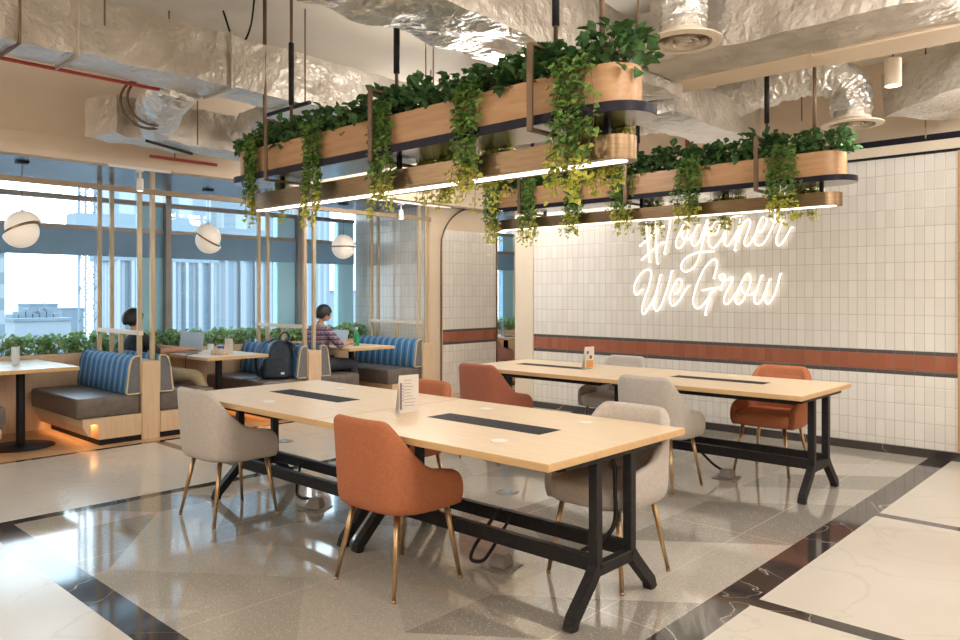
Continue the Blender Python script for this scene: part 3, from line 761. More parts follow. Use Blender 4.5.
def booth_table(y, label, w=.74, x0=-8.86, x1=-7.66):
    t = thing('booth_table', label, 'table', ((x0 + x1) / 2, y, 0), 0, 'window booth tables'); L = x1 - x0
    bm = BM(); box(bm, -L / 2, L / 2, -w / 2, w / 2, TT - .035, TT, bev=.003, seg=1); bm.normal_update()
    for f in bm.faces: f.material_index = 0 if f.normal.z > .9 else 1
    obj('tabletop', bm, [M['oak'], M['oak_edge']], t)
    bm = BM(); tube(bm, [(0.15, 0, .02), (.15, 0, TT - .045)], .038, 16); box(bm, -.10, .40, -.2, .2, TT - .05, TT - .035); obj('pole', bm, M['black_metal'], t, True, 40)
    bm = BM(); lathe(bm, [(0, 0), (.29, 0), (.29, .008), (.27, .014), (.06, .02), (.045, .03), (0, .03)], (.15, 0, 0), 40); obj('base', bm, M['black_metal'], t, True, 40)
    return t
booth_table(2.32, 'booth table at the left edge of the photo')
booth_table(4.34, 'booth table with a laptop and wrapped food')
booth_table(6.23, 'booth table with a green bottle')
# window planter box and its plants
bm = BM(); box(bm, -9.44, -8.95, -2.0, 7.36, 0, .72); box(bm, -9.0, -8.95, -2.0, 7.36, .72, .80, bev=.003, seg=1)
t = thing('window_planter_box', 'long oak planter box under the booth windows', 'planter', (0, 0, 0)); obj('box', bm, M['oak_panel'], t)
bm = BM(); box(bm, -9.43, -9.01, -1.9, 7.3, .72, .745); obj('soil', bm, M['soil'], t)
def bushy(loc, rx, ry, h, n, L, label, cat, group, name, mats, lm=0, droop=.2, share=None):
    lv = Leaves()
    for k in range(max(3, n // 14)):
        a = random.uniform(0, 2 * PI); q = random.random() ** .5
        tip = Vector((rx * q * math.cos(a), ry * q * math.sin(a), h * random.uniform(.5, .95)))
        lv.stemline([Vector((0, 0, 0)) + Vector((tip.x * .3, tip.y * .3, 0)), tip * .6 + Vector((0, 0, h * .08)), tip], .0025, 1)
    for k in range(n):
        a = random.uniform(0, 2 * PI); q = random.random() ** .5; z = h * random.uniform(.05, 1) ** .8
        env = math.sqrt(max(.08, 1 - (z / h - .3) ** 2 * 1.2))
        p = Vector((rx * q * env * math.cos(a), ry * q * env * math.sin(a), z))
        d = Vector((math.cos(a) * .8, math.sin(a) * .8, random.uniform(-.5, .7))) + rv(.7)
        s = random.uniform(.7, 1.25)
        lv.add(p, d, Vector((0, 0, 1)) + rv(.6), L * s, L * .75 * s, lm)
    o = lv.build(name, mats)
    o.location = loc; tag(o, label, cat, group); return o
k = 0
yy = 2.15
while yy < 7.3:
    bushy((-9.2 + random.uniform(-.03, .03), yy, .735), .19, .21, random.uniform(.19, .27), 190, .075, ORD[k] + ' leafy green plant from the left in the planter under the booth windows', 'plant', 'plants along the window sill', 'sill_plant', [M['sill_leaf'], M['stem']])
    yy += .29; k += 1
bm = BM(); box(bm, -9.44, -8.95, 7.58, 11.15, 0, .72); box(bm, -9.0, -8.95, 7.58, 11.15, .72, .80, bev=.003, seg=1)
t = thing('window_planter_box', 'oak planter box under the window seen through the gap beside the arch', 'planter', (0, 0, 0)); obj('box', bm, M['oak_panel'], t)
for q, yy in enumerate((9.6, 9.95, 10.3, 10.65, 11.0)):
    bushy((-9.2, yy, .735), .19, .18, .24, 190, .075, ORD[q] + ' leafy plant from the left seen through the gap beside the arch', 'plant', 'plants behind the arch gap', 'sill_plant', [M['sill_leaf'], M['stem']])
# pendants ----------------------------------------------------------
def pendant(loc, tilt, label):
    x, y, z = loc
    t = thing('globe_pendant_lamp', label, 'pendant lamp', loc, 0, 'split globe pendants over the booths')
    r = .158; R4 = Matrix.Rotation(tilt, 4, Vector((FW[0], FW[1], 0))); sd = Vector((RT[0], RT[1], 0)) * (.022 if tilt < 0 else -.022) * (1 if tilt else 0)
    up = BM(); prof = [(0, r)] + [(r * math.sin(a), r * math.cos(a)) for a in [PI / 2 * i / 12 for i in range(1, 13)]] + [(0, 0)]
    lathe(up, prof, (0, 0, .0), 36, M4=R4 @ Matrix.Translation((sd.x, sd.y, .009))); obj('upper_half', up, M['globe'], t, True, 50)
    lo = BM(); lathe(lo, [(a, -b) for a, b in prof], (0, 0, 0), 36, M4=R4 @ Matrix.Translation((-sd.x, -sd.y, -.009))); obj('lower_half', lo, M['globe'], t, True, 50)
    b = BM(); lathe(b, [(0, -.0095), (r * 1.03, -.0095), (r * 1.03, .0095), (0, .0095)], (0, 0, 0), 36, M4=R4); obj('brass_band', b, M['brass'], t, True, 40)
    c = BM(); tube(c, [(0, 0, r - .005), (0, 0, 2.695 - z)], .004, 6); lathe(c, [(0, .0), (.012, 0), (.012, .03), (0, .03)], (0, 0, r - .003), 12); obj('cord', c, M['rod'], t, True)
    d = BM(); box(d, -.05, .05, -.05, .05, 2.68 - z, 2.70 - z, bev=.003, seg=1); obj('canopy', d, M['black_metal'], t)
pendant((-8.03, 2.31, 2.06), -.45, 'split globe pendant over the left booth table')
pendant((-8.55, 4.44, 2.11), .58, 'split globe pendant over the laptop table')
pendant((-8.50, 6.39, 2.10), .0, 'split globe pendant over the green bottle table')
# ================================================================== PEOPLE
def skin_mesh(name, chains, mat, parent=None, levels=2):
    """chains: list of lists of (co, radius); chains starting at an existing co share that vertex"""
    vs = []; rad = []; es = []; idx = {}
    def vid(c, r):
        key = tuple(round(a, 4) for a in c)
        if key not in idx: idx[key] = len(vs); vs.append(c); rad.append(r)
        return idx[key]
    for ch in chains:
        p = None
        for c, r in ch:
            i = vid(c, r)
            if p is not None and p != i: es.append((p, i))
            p = i
    me = bpy.data.meshes.new(name); me.from_pydata(vs, es, []); me.update()
    o = bpy.data.objects.new(name, me); me.materials.append(mat); link(o, parent)
    md = o.modifiers.new('Skin', 'SKIN'); md.use_smooth_shade = True
    if not me.skin_vertices: 
        bpy.context.view_layer.objects.active = o
        lay = None
    sv = me.skin_vertices[0].data
    for i, r in enumerate(rad):
        rr = r if isinstance(r, tuple) else (r, r)
        sv[i].radius = rr; sv[i].use_root = (i == 0)
    s = o.modifiers.new('Sub', 'SUBSURF'); s.levels = levels; s.render_levels = levels
    return o
def arm(sh, el, wr, dirv, palm, rs):
    """chains for an arm with five fingers"""
    sh, el, wr, d = Vector(sh), Vector(el), Vector(wr), Vector(dirv).normalized(); pn = Vector(palm).normalized(); side = d.cross(pn).normalized()
    hand = wr + d * .075
    ch = [[(tuple(sh), .05 * rs), (tuple(sh.lerp(el, .5)), .044 * rs), (tuple(el), .038 * rs), (tuple(el.lerp(wr, .35)), .037 * rs), (tuple(wr), .025 * rs), (tuple(hand), (.036, .02))]]
    for q, ln in ((-1.5, .058), (-.5, .072), (.5, .076), (1.5, .068)):
        b = hand + side * q * .0185 + d * .012; m = b + d * ln * .55 + pn * .006; e = b + d * ln + pn * .028
        ch.append([(tuple(hand), (.036, .02)), (tuple(b), .0095), (tuple(m), .009), (tuple(e), .0075)])
    tb = wr + d * .03 + side * .030; ch.append([(tuple(wr), .025 * rs), (tuple(tb), .012), (tuple(tb + d * .035 + side * .022), .010), (tuple(tb + d * .062 + side * .026 + pn * .01), .0085)])
    return ch
def head_mesh(bm, c, face, r=.098):
    face = Vector(face).normalized(); up = Vector((0, 0, 1)); side = face.cross(up).normalized(); up = side.cross(face).normalized()
    c = Vector(c)
    return c, face, side, up
def person(label, hip, chest, neck, head, face, rarm, larm, rleg, lleg, shirt, trousers, hair_long, group=None):
    """joints in world space; the root empty stands on the seat under the hips"""
    root = Vector((hip[0], hip[1], .456))
    L = lambda p: tuple(Vector(p) - root)
    t = thing('person', label, 'person', tuple(root)); 
    hip, chest, neck, head = map(Vector, (hip, chest, neck, head)); face = Vector(face).normalized()
    up = Vector((0, 0, 1)); side = face.cross(up).normalized(); fu = side.cross(face).normalized()
    ch = [[(L(hip), (.13, .10)), (L(hip.lerp(chest, .5)), (.125, .095)), (L(chest), (.145, .10)), (L(chest.lerp(neck, .6)), (.09, .07)), (L(neck), .05), (L(neck.lerp(head, .45)), .055), (L(head), (.082, .098)), (L(head + fu * .065), (.072, .085))]]
    ch.append([(L(head), (.082, .098)), (L(head + face * .045 - fu * .055), .05)])                 # jaw
    ch.append([(L(head), (.082, .098)), (L(head + face * .092 - fu * .012), .016), (L(head + face * .112 - fu * .02), .012)])   # nose
    for s in (-1, 1): ch.append([(L(head), (.082, .098)), (L(head + side * s * .083 - fu * .01), .016), (L(head + side * s * .09 - fu * .005 - face * .01), .018)])   # ears
    for (sh, el, wr, dv, pl) in (rarm, larm):
        ch.append([(L(chest), (.145, .10)), (L(sh), .055)])
        ch += [[(tuple(Vector(c) - root), r) for c, r in c_] for c_ in arm(sh, el, wr, dv, pl, 1.0)]
    for (hj, kn, an, toe) in (rleg, lleg):
        hj, kn, an, toe = map(Vector, (hj, kn, an, toe))
        ch.append([(L(hip), (.13, .10)), (L(hj), .082), (L(hj.lerp(kn, .5)), .072), (L(kn), .056), (L(kn.lerp(an, .4)), .053), (L(an), .036), (L(toe), .036)])
    body = skin_mesh('body', ch, M['skin'], t)
    # shirt: torso and sleeves, a little outside the body
    ch = [[(L(hip - Vector((0, 0, .02))), (.158, .122)), (L(hip.lerp(chest, .5)), (.15, .115)), (L(chest), (.168, .118)), (L(chest.lerp(neck, .62)), (.10, .08)), (L(neck), .064)]]
    for (sh, el, wr, dv, pl) in (rarm, larm):
        sh, el, wr = map(Vector, (sh, el, wr))
        cuff = el.lerp(wr, .25 if shirt != 'black_cloth' else .12)
        ch.append([(L(chest), (.168, .118)), (L(sh), .072), (L(sh.lerp(el, .5)), .06), (L(el), .052), (L(cuff), .05)])
    skin_mesh('shirt', ch, M[shirt], t)
    ch = []
    for (hj, kn, an, toe) in (rleg, lleg):
        hj, kn, an = map(Vector, (hj, kn, an))
        ch.append([(L(hip), (.155, .12)), (L(hj), .098), (L(hj.lerp(kn, .5)), .088), (L(kn), .072), (L(kn.lerp(an, .4)), .066), (L(kn.lerp(an, .93)), .052)])
    skin_mesh('trousers', ch, M[trousers], t)
    for nm, (hj, kn, an, toe) in (('shoe', rleg), ('shoe', lleg)):
        bm = BM(); a, b = Vector(an), Vector(toe); d = (b - a); d.z = 0; d.normalize()
        tube(bm, [L(Vector((a.x, a.y, .04)) - d * .06), L(Vector((a.x, a.y, .05)) - d * .02), L(Vector((a.x, a.y, .05)) + d * .05), L(Vector((a.x, a.y, .036)) + d * .14), L(Vector((a.x, a.y, .03)) + d * .19)], [.03, .046, .045, .042, .028], 12); obj(nm, bm, M['black_cloth'], t, True)
    # hair cap: shell over crown and nape
    bm = BM(); nu, nv = 28, 16; V = []
    for j in range(nv + 1):
        th = PI * .74 * j / nv; row = []
        for i in range(nu):
            ph = 2 * PI * i / nu; fr = math.cos(ph)
            lim = PI * (.36 if fr > .45 else (.56 if fr > -.1 else (.74 if not hair_long else .74)))
            tt = min(th, lim); w = .004 * noise.noise(Vector((i * .8, j * .7, 3)))
            rx, ry, rz = .094 + w, .112 + w, .118 + w
            if hair_long: rx, ry, rz = rx + .014, ry + .012, rz + .004
            v = side * (rx * math.sin(tt) * math.sin(ph)) + face * (ry * math.sin(tt) * fr - .006) + fu * (rz * math.cos(tt) + .018)
            row.append(bm.verts.new(L(head + v)))
        V.append(row)
    for j in range(nv):
        for i in range(nu):
            try: bm.faces.new((V[j][i], V[j][(i + 1) % nu], V[j + 1][(i + 1) % nu], V[j + 1][i]))
            except ValueError: pass
    bmesh.ops.remove_doubles(bm, verts=bm.verts[:], dist=.0006)
    hr = obj('hair', bm, M['hair'], t, True)
    sd = hr.modifiers.new('Thick', 'SOLIDIFY'); sd.thickness = .012; sd.offset = -1
    for s in (-1, 1):
        bm = BM(); bmesh.ops.create_icosphere(bm, subdivisions=2, radius=.011); 
        e = obj('eye', bm, M['white_plastic'], t, True); e.location = L(head + face * .088 + side * s * .033 + fu * .012)
        bm = BM(); bmesh.ops.create_icosphere(bm, subdivisions=1, radius=.006); p = obj('pupil', bm, M['hair'], e, True); p.location = face * .008
        bm = BM(); tube(bm, [L(head + face * .093 + side * s * .02 + fu * .032), L(head + face * .092 + side * s * .045 + fu * .034)], .004, 6); obj('eyebrow', bm, M['hair'], t, True)
    bm = BM(); tube(bm, [L(head + face * .088 - side * .022 - fu * .052), L(head + face * .096 - fu * .05), L(head + face * .088 + side * .022 - fu * .052)], [.004, .006, .004], 8); obj('mouth', bm, M['ink_red'], t, True)
    return t
person('person in a black shirt with dark hair typing at the laptop table, seen from behind',
       (-8.720, 3.640, .575), (-8.720, 3.640, .86), (-8.730, 3.640, 1.03), (-8.750, 3.640, 1.155), (-.25, 1, -.18),
       ((-8.560, 3.660, .97), (-8.490, 3.800, .80), (-8.42, 4.12, .815), (-.25, 1, 0), (0, 0, -1)),
       ((-8.900, 3.680, .97), (-8.870, 3.840, .83), (-8.62, 4.14, .815), (.2, 1, 0), (0, 0, -1)),
       ((-8.600, 3.660, .555), (-7.93, 3.99, .56), (-7.98, 4.22, .09), (-7.98, 4.38, .05)),
       ((-8.820, 3.680, .555), (-8.52, 4.13, .55), (-8.50, 4.20, .09), (-8.50, 4.36, .05)),
       'black_cloth', 'khaki', True)
person('person in a plaid shirt with short black hair sitting by the green bottle table',
       (-8.10, 5.68, .575), (-8.10, 5.69, .87), (-8.09, 5.71, 1.05), (-8.07, 5.755, 1.185), (.15, 1, -.35),
       ((-7.93, 5.72, .98), (-7.82, 5.83, .80), (-7.93, 6.03, .815), (-.4, 1, 0), (0, 0, -1)),
       ((-8.28, 5.72, .98), (-8.36, 5.86, .80), (-8.20, 6.06, .815), (.3, 1, 0), (0, 0, -1)),
       ((-7.99, 5.72, .555), (-7.95, 6.13, .55), (-7.95, 6.17, .09), (-7.95, 6.33, .05)),
       ((-8.21, 5.72, .555), (-8.24, 6.13, .55), (-8.24, 6.17, .09), (-8.24, 6.33, .05)),
       'plaid', 'denim', False)
# ================================================================== THINGS ON THE BOOTHS
def laptop(loc, rz, label, tilt=.25, shell='silver', scr='screen', w=.32, d=.22):
    t = thing('laptop', label, 'laptop', loc, rz, None)
    bm = BM(); box(bm, -w / 2, w / 2, -d / 2, d / 2, 0, .014, bev=.003, seg=1); b = obj('keyboard_base', bm, M[shell], t)
    bm = BM(); box(bm, -w * .42, w * .42, -d * .05, d * .35, .0135, .0155); obj('keys', bm, M['ink'], b)
    R = Matrix.Rotation(-tilt, 3, 'X'); pv = Vector((0, d / 2, .012))
    bm = BM(); box(bm, -w / 2, w / 2, d / 2 - .004, d / 2 + .004, .012, d + .012, bev=.002, seg=1, rot=R, piv=pv); l = obj('lid', bm, M[shell], t)
    bm = BM(); box(bm, -w * .47, w * .47, d / 2 - .0055, d / 2 - .0038, .024, d + .002, rot=R, piv=pv); obj('screen', bm, M[scr], l)
    return t
laptop((-8.66, 4.20, TT), .45, 'open silver laptop in front of the person in black', .2, w=.33, d=.22)
laptop((-8.42, 6.14, TT), .35, 'open blue-screened laptop in front of the person in plaid', .45, w=.30, d=.20)
def backpack(loc, rz):
    t = thing('backpack', 'dark navy backpack slumped on the booth bench', 'backpack', loc, rz)
    bm = BM(); box(bm, -.19, .19, -.11, .11, 0, .47, bev=.085, seg=5); bmesh.ops.subdivide_edges(bm, edges=[e for e in bm.edges if e.calc_length() > .06], cuts=4, use_grid_fill=True)
    for v in bm.verts:
        z = v.co.z / .47; v.co.x *= 1.22 - .62 * z; v.co.y *= 1.1 - .45 * z; v.co.y += .06 * z; v.co.x += .07 * z * z; v.co.z *= .95
        v.co += Vector((noise.noise(v.co * 9), noise.noise(v.co * 9 + Vector((5, 0, 0))), .4 * noise.noise(v.co * 12))) * .034
        v.co.z = max(0, v.co.z)
    o = obj('main_bag', bm, M['navy'], t, True)
    bm = BM(); box(bm, -.15, .13, -.17, -.08, .01, .25, bev=.04, seg=4)
    for v in bm.verts: v.co += rv(.004)
    for v in bm.verts: v.co.z = max(.003, v.co.z)
    p = obj('front_pocket', bm, M['navy'], t, True)
    bm = BM(); box(bm, .05, .09, -.176, -.171, .06, .085); obj('white_badge', bm, M['white_plastic'], p)
    bm = BM(); tube(bm, spline([(.02, .06, .45), (.07, .05, .53), (.13, .05, .52), (.14, .06, .44)], 5), .01, 6); obj('top_handle', bm, M['navy'], t, True)
    for s, pts in ((-1, [(-.05, .02, .46), (-.16, -.05, .40), (-.23, -.09, .22), (-.20, -.06, .03)]), (1, [(.10, .0, .46), (.20, -.03, .38), (.25, -.05, .18), (.20, -.02, .03)])):
        bm = BM(); tube(bm, spline(pts, 6), 0, sq=(.03, .007)); obj('shoulder_strap', bm, M['navy'], t, True, 40)
    bm = BM(); tube(bm, spline([(-.17, -.10, .03), (-.25, -.13, .012), (-.32, -.10, .010), (-.37, -.12, .012)], 5), 0, sq=(.014, .004)); obj('loose_strap', bm, M['navy'], t, True, 40)
backpack((-7.86, 4.94, .456), 1.0)
def simple(name, label, cat, loc, prof, mat, seg=20, cap=None, group=None):
    t = thing(name, label, cat, loc, 0, group)
    bm = BM(); lathe(bm, prof, seg=seg); obj('body', bm, M[mat], t, True, 50)
    if cap: bm = BM(); lathe(bm, cap[0], seg=seg); obj('cap', bm, M[cap[1]], t, True, 50)
    return t
simple('green_bottle', 'green glass bottle on the far booth table', 'bottle', (-8.05, 6.27, TT), [(0, 0), (.036, 0), (.038, .01), (.038, .12), (.032, .155), (.016, .185), (.0145, .215), (0, .215)], 'green_glass', cap=([(0, .213), (.0165, .213), (.0165, .235), (0, .235)], 'white_plastic'))
simple('drinking_cup', 'pale takeaway cup beside the silver laptop', 'cup', (-8.22, 4.30, TT), [(0, 0), (.03, 0), (.04, .11), (.037, .11), (.028, .004), (0, .004)], 'clear')
simple('water_glass', 'clear tumbler standing on the left booth table', 'glass', (-8.33, 2.34, TT), [(0, 0), (.033, 0), (.038, .17), (.034, .17), (.03, .008), (0, .008)], 'clear')
o = menu_stand((-8.10, 4.46, TT), .9, .09, .17, 'pale card holder standing on the laptop booth table', 'plain')
t = thing('blue_package', 'small blue packet on the laptop booth table', 'packet', (-8.17, 4.40, TT), .4); bm = BM(); box(bm, -.035, .035, -.02, .02, 0, .085, bev=.008); obj('pouch', bm, M['blue_plastic'], t, True)
bm = BM(); box(bm, -.035, .035, -.004, .004, .083, .10, bev=.002, seg=1); obj('sealed_top', bm, M['white_plastic'], t)
t = thing('wrapped_food', 'open tan food wrapper on the laptop booth table', 'food', (-7.98, 4.28, TT), .3)
bm = BM(); bmesh.ops.create_icosphere(bm, subdivisions=3, radius=1)
for v in bm.verts:
    v.co = Vector((v.co.x * .12, v.co.y * .075, max(0, v.co.z * .05 + .02))) + Vector((0, 0, .012 * noise.noise(v.co * 3)))
    v.co.z = max(0.001, v.co.z)
obj('bread', bm, M['food'], t, True)
bm = BM(); box(bm, -.17, .17, -.12, .12, 0, .002); obj('paper', bm, M['card'], t)
o = cord('charger_cable', [(-8.32, 4.20, TT + .004), (-8.22, 4.05, TT + .004), (-8.13, 3.965, TT + .004), (-8.11, 3.945, .70), (-8.12, 3.95, .52)], .004, 'thin black cable hanging off the laptop booth table')
for i, (x, y, r) in enumerate(((-8.15, 2.25, .2), (-7.95, 2.45, -.3))):
    bm = BM(); box(bm, -.105, .105, -.15, .15, 0, .0015); o = obj('paper_sheet', bm, M['card']); o.location = (x, y, TT + .0002); o.rotation_euler = (0, 0, r)
    tag(o, ('pale paper sheet lying on the left booth table under the glass pendant' if i else 'pale paper sheet lying beside the tumbler on the left booth table'), 'paper', 'papers on the left booth table')
# room beyond the arch
booth_table(9.32, 'small table with a laptop seen through the gap beside the arch', .74, -8.80, -7.64)
laptop((-7.95, 9.30, TT), PI - .7, 'dark laptop on the table seen through the gap', .08, 'laptop', 'laptop', .36, .25)
c = make_chair(M['pink'], 'tub_chair', 'dusty pink chair partly hidden behind the arch wall', (-8.17, 9.12, 0), 0, None)
# ================================================================== HANGING PLANTERS
def vine(x, y0, ztop, zbot, width, label, group, n=190, lit=.0):
    """trailing strands over the planter edge, hanging down to zbot"""
    lv = Leaves(); ns = 17
    for k in range(ns):
        sx = random.uniform(-.5, .5) * width
        zb = zbot + random.random() ** 1.3 * (ztop - zbot) * .5
        p = [Vector((sx * .6, .07, .05)), Vector((sx * .8, .0, .06))]
        z = .02; q = Vector((sx, -.03, z)); p.append(q.copy())
        while q.z > zb - ztop:
            q = q + Vector((random.uniform(-.018, .018), random.uniform(-.006, .006), -.05)); q.y = max(-.10, min(-.015, q.y)); p.append(q.copy())
        lv.stemline(p, .0018, 2)
        for j in range(1, len(p)):
            for r in range(3):
                s = random.uniform(.7, 1.2)
                a = random.uniform(-.4, PI + .4)
                d = Vector((math.cos(a), -abs(math.sin(a)) * .8, random.uniform(-.9, .3)))
                nrm = Vector((0, -.6, .8)) + rv(.5)
                pos = p[j] + Vector((random.uniform(-.014, .014), random.uniform(-.01, .005), random.uniform(-.025, .025)))
                lv.add(pos, d, nrm, .034 * s, .031 * s, 1 if p[j].z + ztop < zbot + (ztop - zbot) * lit * random.uniform(.6, 1.2) else 0)  # lowest leaves take the painted LED glow
    o = lv.build('trailing_vine', [M['vine'], M['lit'], M['stem']]); o.location = (x, y0, ztop)
    return tag(o, label, 'plant', group)
def tuft(x, y, z0, z1, w, label, group):
    """sprays of small lime leaves hanging from the back edge"""
    lv = Leaves()
    for k in range(int(26 * w / .12)):
        sx = random.uniform(-.5, .5) * w; zb = random.uniform(.3, 1) * (z1 - z0)
        p = [Vector((sx * .8, -.05, .0)), Vector((sx, .03, .02))]; q = Vector((sx, .035, 0))
        while q.z > zb:
            q = q + Vector((random.uniform(-.015, .015), random.uniform(-.008, .008), -.04)); p.append(q.copy())
        lv.stemline(p, .0016, 2)
        for j in range(2, len(p)):
            for r in range(3):
                s = random.uniform(.7, 1.2); a = random.uniform(0, 2 * PI)
                lv.add(p[j] + rv(.012), Vector((math.cos(a), math.sin(a), random.uniform(-.8, .4))), Vector((0, 0, 1)) + rv(.7), .030 * s, .027 * s, 1 if q.z < -.2 and p[j].z < -.15 else 0)
    o = lv.build('trailing_vine', [M['vine'], M['lit'], M['stem']]); o.location = (x, y, z0)
    return tag(o, label, 'plant', group)
def hanging_planter(xa, xb, yc, zb, zt, zplate, zch, label, brackets, end_rods, xch, gname):
    t = thing('hanging_planter', label, 'hanging planter', ((xa + xb) / 2, yc, zb), 0, 'hanging planters')
    cx = (xa + xb) / 2
    def P(poly): return [(x - cx, y - yc) for x, y in poly]
    r = .13
    bm = BM(); outer = P(stadium(xa, xb, yc, r)); inner = P(stadium(xa + .02, xb - .02, yc, r - .02)); n = len(outer)
    z0, z1 = 0, zt - zb
    a = [bm.verts.new((x, y, z0)) for x, y in outer]; b = [bm.verts.new((x, y, z1)) for x, y in outer]; c = [bm.verts.new((x, y, z1)) for x, y in inner]; d = [bm.verts.new((x, y, z1 - .05)) for x, y in inner]
    bm.faces.new(a[::-1])
    for i in range(n):
        j = (i + 1) % n
        for u, w in ((a, b), (b, c), (c, d)): bm.faces.new((u[i], u[j], w[j], w[i]))
    obj('wooden_trough', bm, M['planter_wood'], t, True, 40)
    bm = BM(); prism(bm, P(stadium(xa + .021, xb - .021, yc, r - .021)), z1 - .075, z1 - .04); obj('soil', bm, M['soil'], t)
    bm = BM(); prism(bm, P(stadium(xa - .06, xb + .07, yc, .165, 16)), zplate - zb - .042, -.001); bm.normal_update()
    for f in bm.faces: f.material_index = 1 if (f.normal.z < -.9 or len(f.verts) > 8 and f.calc_center_median().z < -.02) else 0
    obj('base_plate', bm, [M['plate'], M['polished']], t, True, 40)
    # linear light
    ch = BM(); cxa, cxb = xch; ro = .095
    prism(ch, P(stadium(cxa, cxb, yc, ro, 14)), zch[0] - zb + .002, zch[1] - zb); li = obj('light_channel', ch, M['brass'], t, True, 40)
    bm = BM(); prism(bm, P(stadium(cxa + .04, cxb - .04, yc, ro - .055, 14)), zch[0] - zb - .001, zch[0] - zb + .004); obj('light_diffuser', bm, M['led'], li)
    for q in (cxa + .35, (cxa + cxb) / 2, cxb - .14):
        bm = BM(); box(bm, q - cx - .012, q - cx + .012, -.012, .012, zch[1] - zb, zplate - .042 - zb); obj('channel_hanger', bm, M['black_metal'], li)
    for bx in brackets:
        x = bx - cx; w = .016; bm = BM()
        yo, yi = -.205, .205; zl, zh = zplate - .075 - zb, zt + .155 - zb
        box(bm, x - w, x + w, yo, yo + .012, zl, zh); box(bm, x - w, x + w, yi - .012, yi, zl, zh)
        box(bm, x - w, x + w, yo + .012, yi - .012, zl, zl + .014); box(bm, x - w, x + w, yo + .012, yi - .012, zh - .014, zh)
        obj('hanging_bracket', bm, M['rod'], t)
        bm = BM(); tube(bm, [(x, 0, zh), (x, 0, 3.6 - zb)], .011, 8); rd = obj('hanger_rod', bm, M['rod'], t, True)
        bm = BM(); tube(bm, [(x, 0, zh + .13), (x, 0, zh + .56)], .019, 10); obj('black_sleeve', bm, M['black_metal'], rd, True)
    for ex in end_rods:
        bm = BM(); tube(bm, [(ex - cx, .03, zb - zb + z1 - .05), (ex - cx, .03, 3.6 - zb)], .014, 8); obj('hanger_rod', bm, M['rod'], t, True)
    return t
Y1, Y2 = 2.97, 5.70
hanging_planter(-5.09, -1.79, Y1, 2.295, 2.475, 2.29, (2.055, 2.165), 'nearer hanging planter with oak sides, ivy and a linear light, above the near tables', (-4.54, -3.43, -2.25), (-4.93, -2.0), (-5.0, -1.905 + .095), 'near')
hanging_planter(-5.12, -1.75, Y2, 2.285, 2.46, 2.285, (2.08, 2.175), 'farther hanging planter with oak sides and ivy, in front of the neon sign wall', (-2.32, -3.44, -4.60), (-4.95, -1.98), (-5.02, -1.78), 'far')
# bushy ivy on top and trailing vines ---------------------------------
def ivy_row(xa, xb, y, z, hs, lab, grp, n):
    k = 0
    for i in range(n):
        x = xa + (xb - xa) * (i + .5) / n; h = hs(i / (n - 1.0))
        pos = ('left end', 'left part', 'middle', 'right part', 'right end')[min(4, int(5 * i / n))]
        bushy((x, y + random.uniform(-.015, .015), z - .04), .20, .155, h, 150, .072, '%s dark green ivy bush from the left in the %s hanging planter' % (ORD[i], lab), 'plant', grp, 'ivy_bush', [M['ivy'], M['stem']])
ivy_row(-5.08, -1.80, Y1, 2.475, lambda s: .165 + .05 * math.sin(s * 17) ** 2, 'nearer', 'ivy in the nearer planter', 14)
ivy_row(-5.10, -1.78, Y2, 2.46, lambda s: .185 + .05 * math.sin(s * 13) ** 2, 'farther', 'ivy in the farther planter', 14)
G = 'vines trailing from the nearer planter'
for (u, v, w) in ((252, 217, .17), (312, 221, .17), (379, 214, .17), (467, 198, .17), (572, 191, .20)):
    p = on_y(u, v, Y1 - .16)
    vine(p.x, Y1 - .13, 2.475, p.z, w, {252: 'long ivy vine hanging at the left end of the nearer planter', 312: 'second vine from the left on the nearer planter', 379: 'middle vine hanging from the nearer planter', 467: 'vine between the middle and right end of the nearer planter', 572: 'thick vine near the right end of the nearer planter'}[u], G, 240, .35)
for (u, v, w, l) in ((283, 221, .16, 'small lime spray below the left of the nearer light'), (432, 204, .14, 'lime spray below the nearer light, left of the middle'), (452, 203, .14, 'lime spray below the nearer light, near its middle'), (500, 206, .18, 'lime spray below the nearer light, right of its middle'), (590, 190, .22, 'lime spray near the right end of the nearer light'), (618, 188, .16, 'lime spray at the right end of the nearer light')):
    p = on_y(u, v, Y1 + .2); tuft(p.x, Y1 + .135, 2.475, p.z, w, l, G)
G = 'vines trailing from the farther planter'
for (u, v, w) in ((491, 238, .17), (528, 241, .17), (574, 234, .17), (622, 228, .17), (690, 224, .19), (783, 216, .20)):
    p = on_y(u, v, Y2 - .16)
    vine(p.x, Y2 - .13, 2.46, p.z, w, {491: 'vine at the left end of the farther planter', 528: 'second vine from the left on the farther planter', 574: 'third vine from the left on the farther planter', 622: 'vine of the farther planter just left of the hash sign', 690: 'vine of the farther planter above the neon word', 783: 'vine nearest the right end of the farther planter'}[u], G, 240, .4)
for (u, v, w, l) in ((654, 238, .16, 'lime spray over the neon hash sign'), (722, 231, .16, 'lime spray over the middle of the neon word'), (741, 226, .1, 'small lime spray over the neon letters'), (808, 219, .2, 'lime spray right of the neon word')):
    p = on_y(u, v, Y2 + .2); tuft(p.x, Y2 + .135, 2.46, p.z, w, l, G)
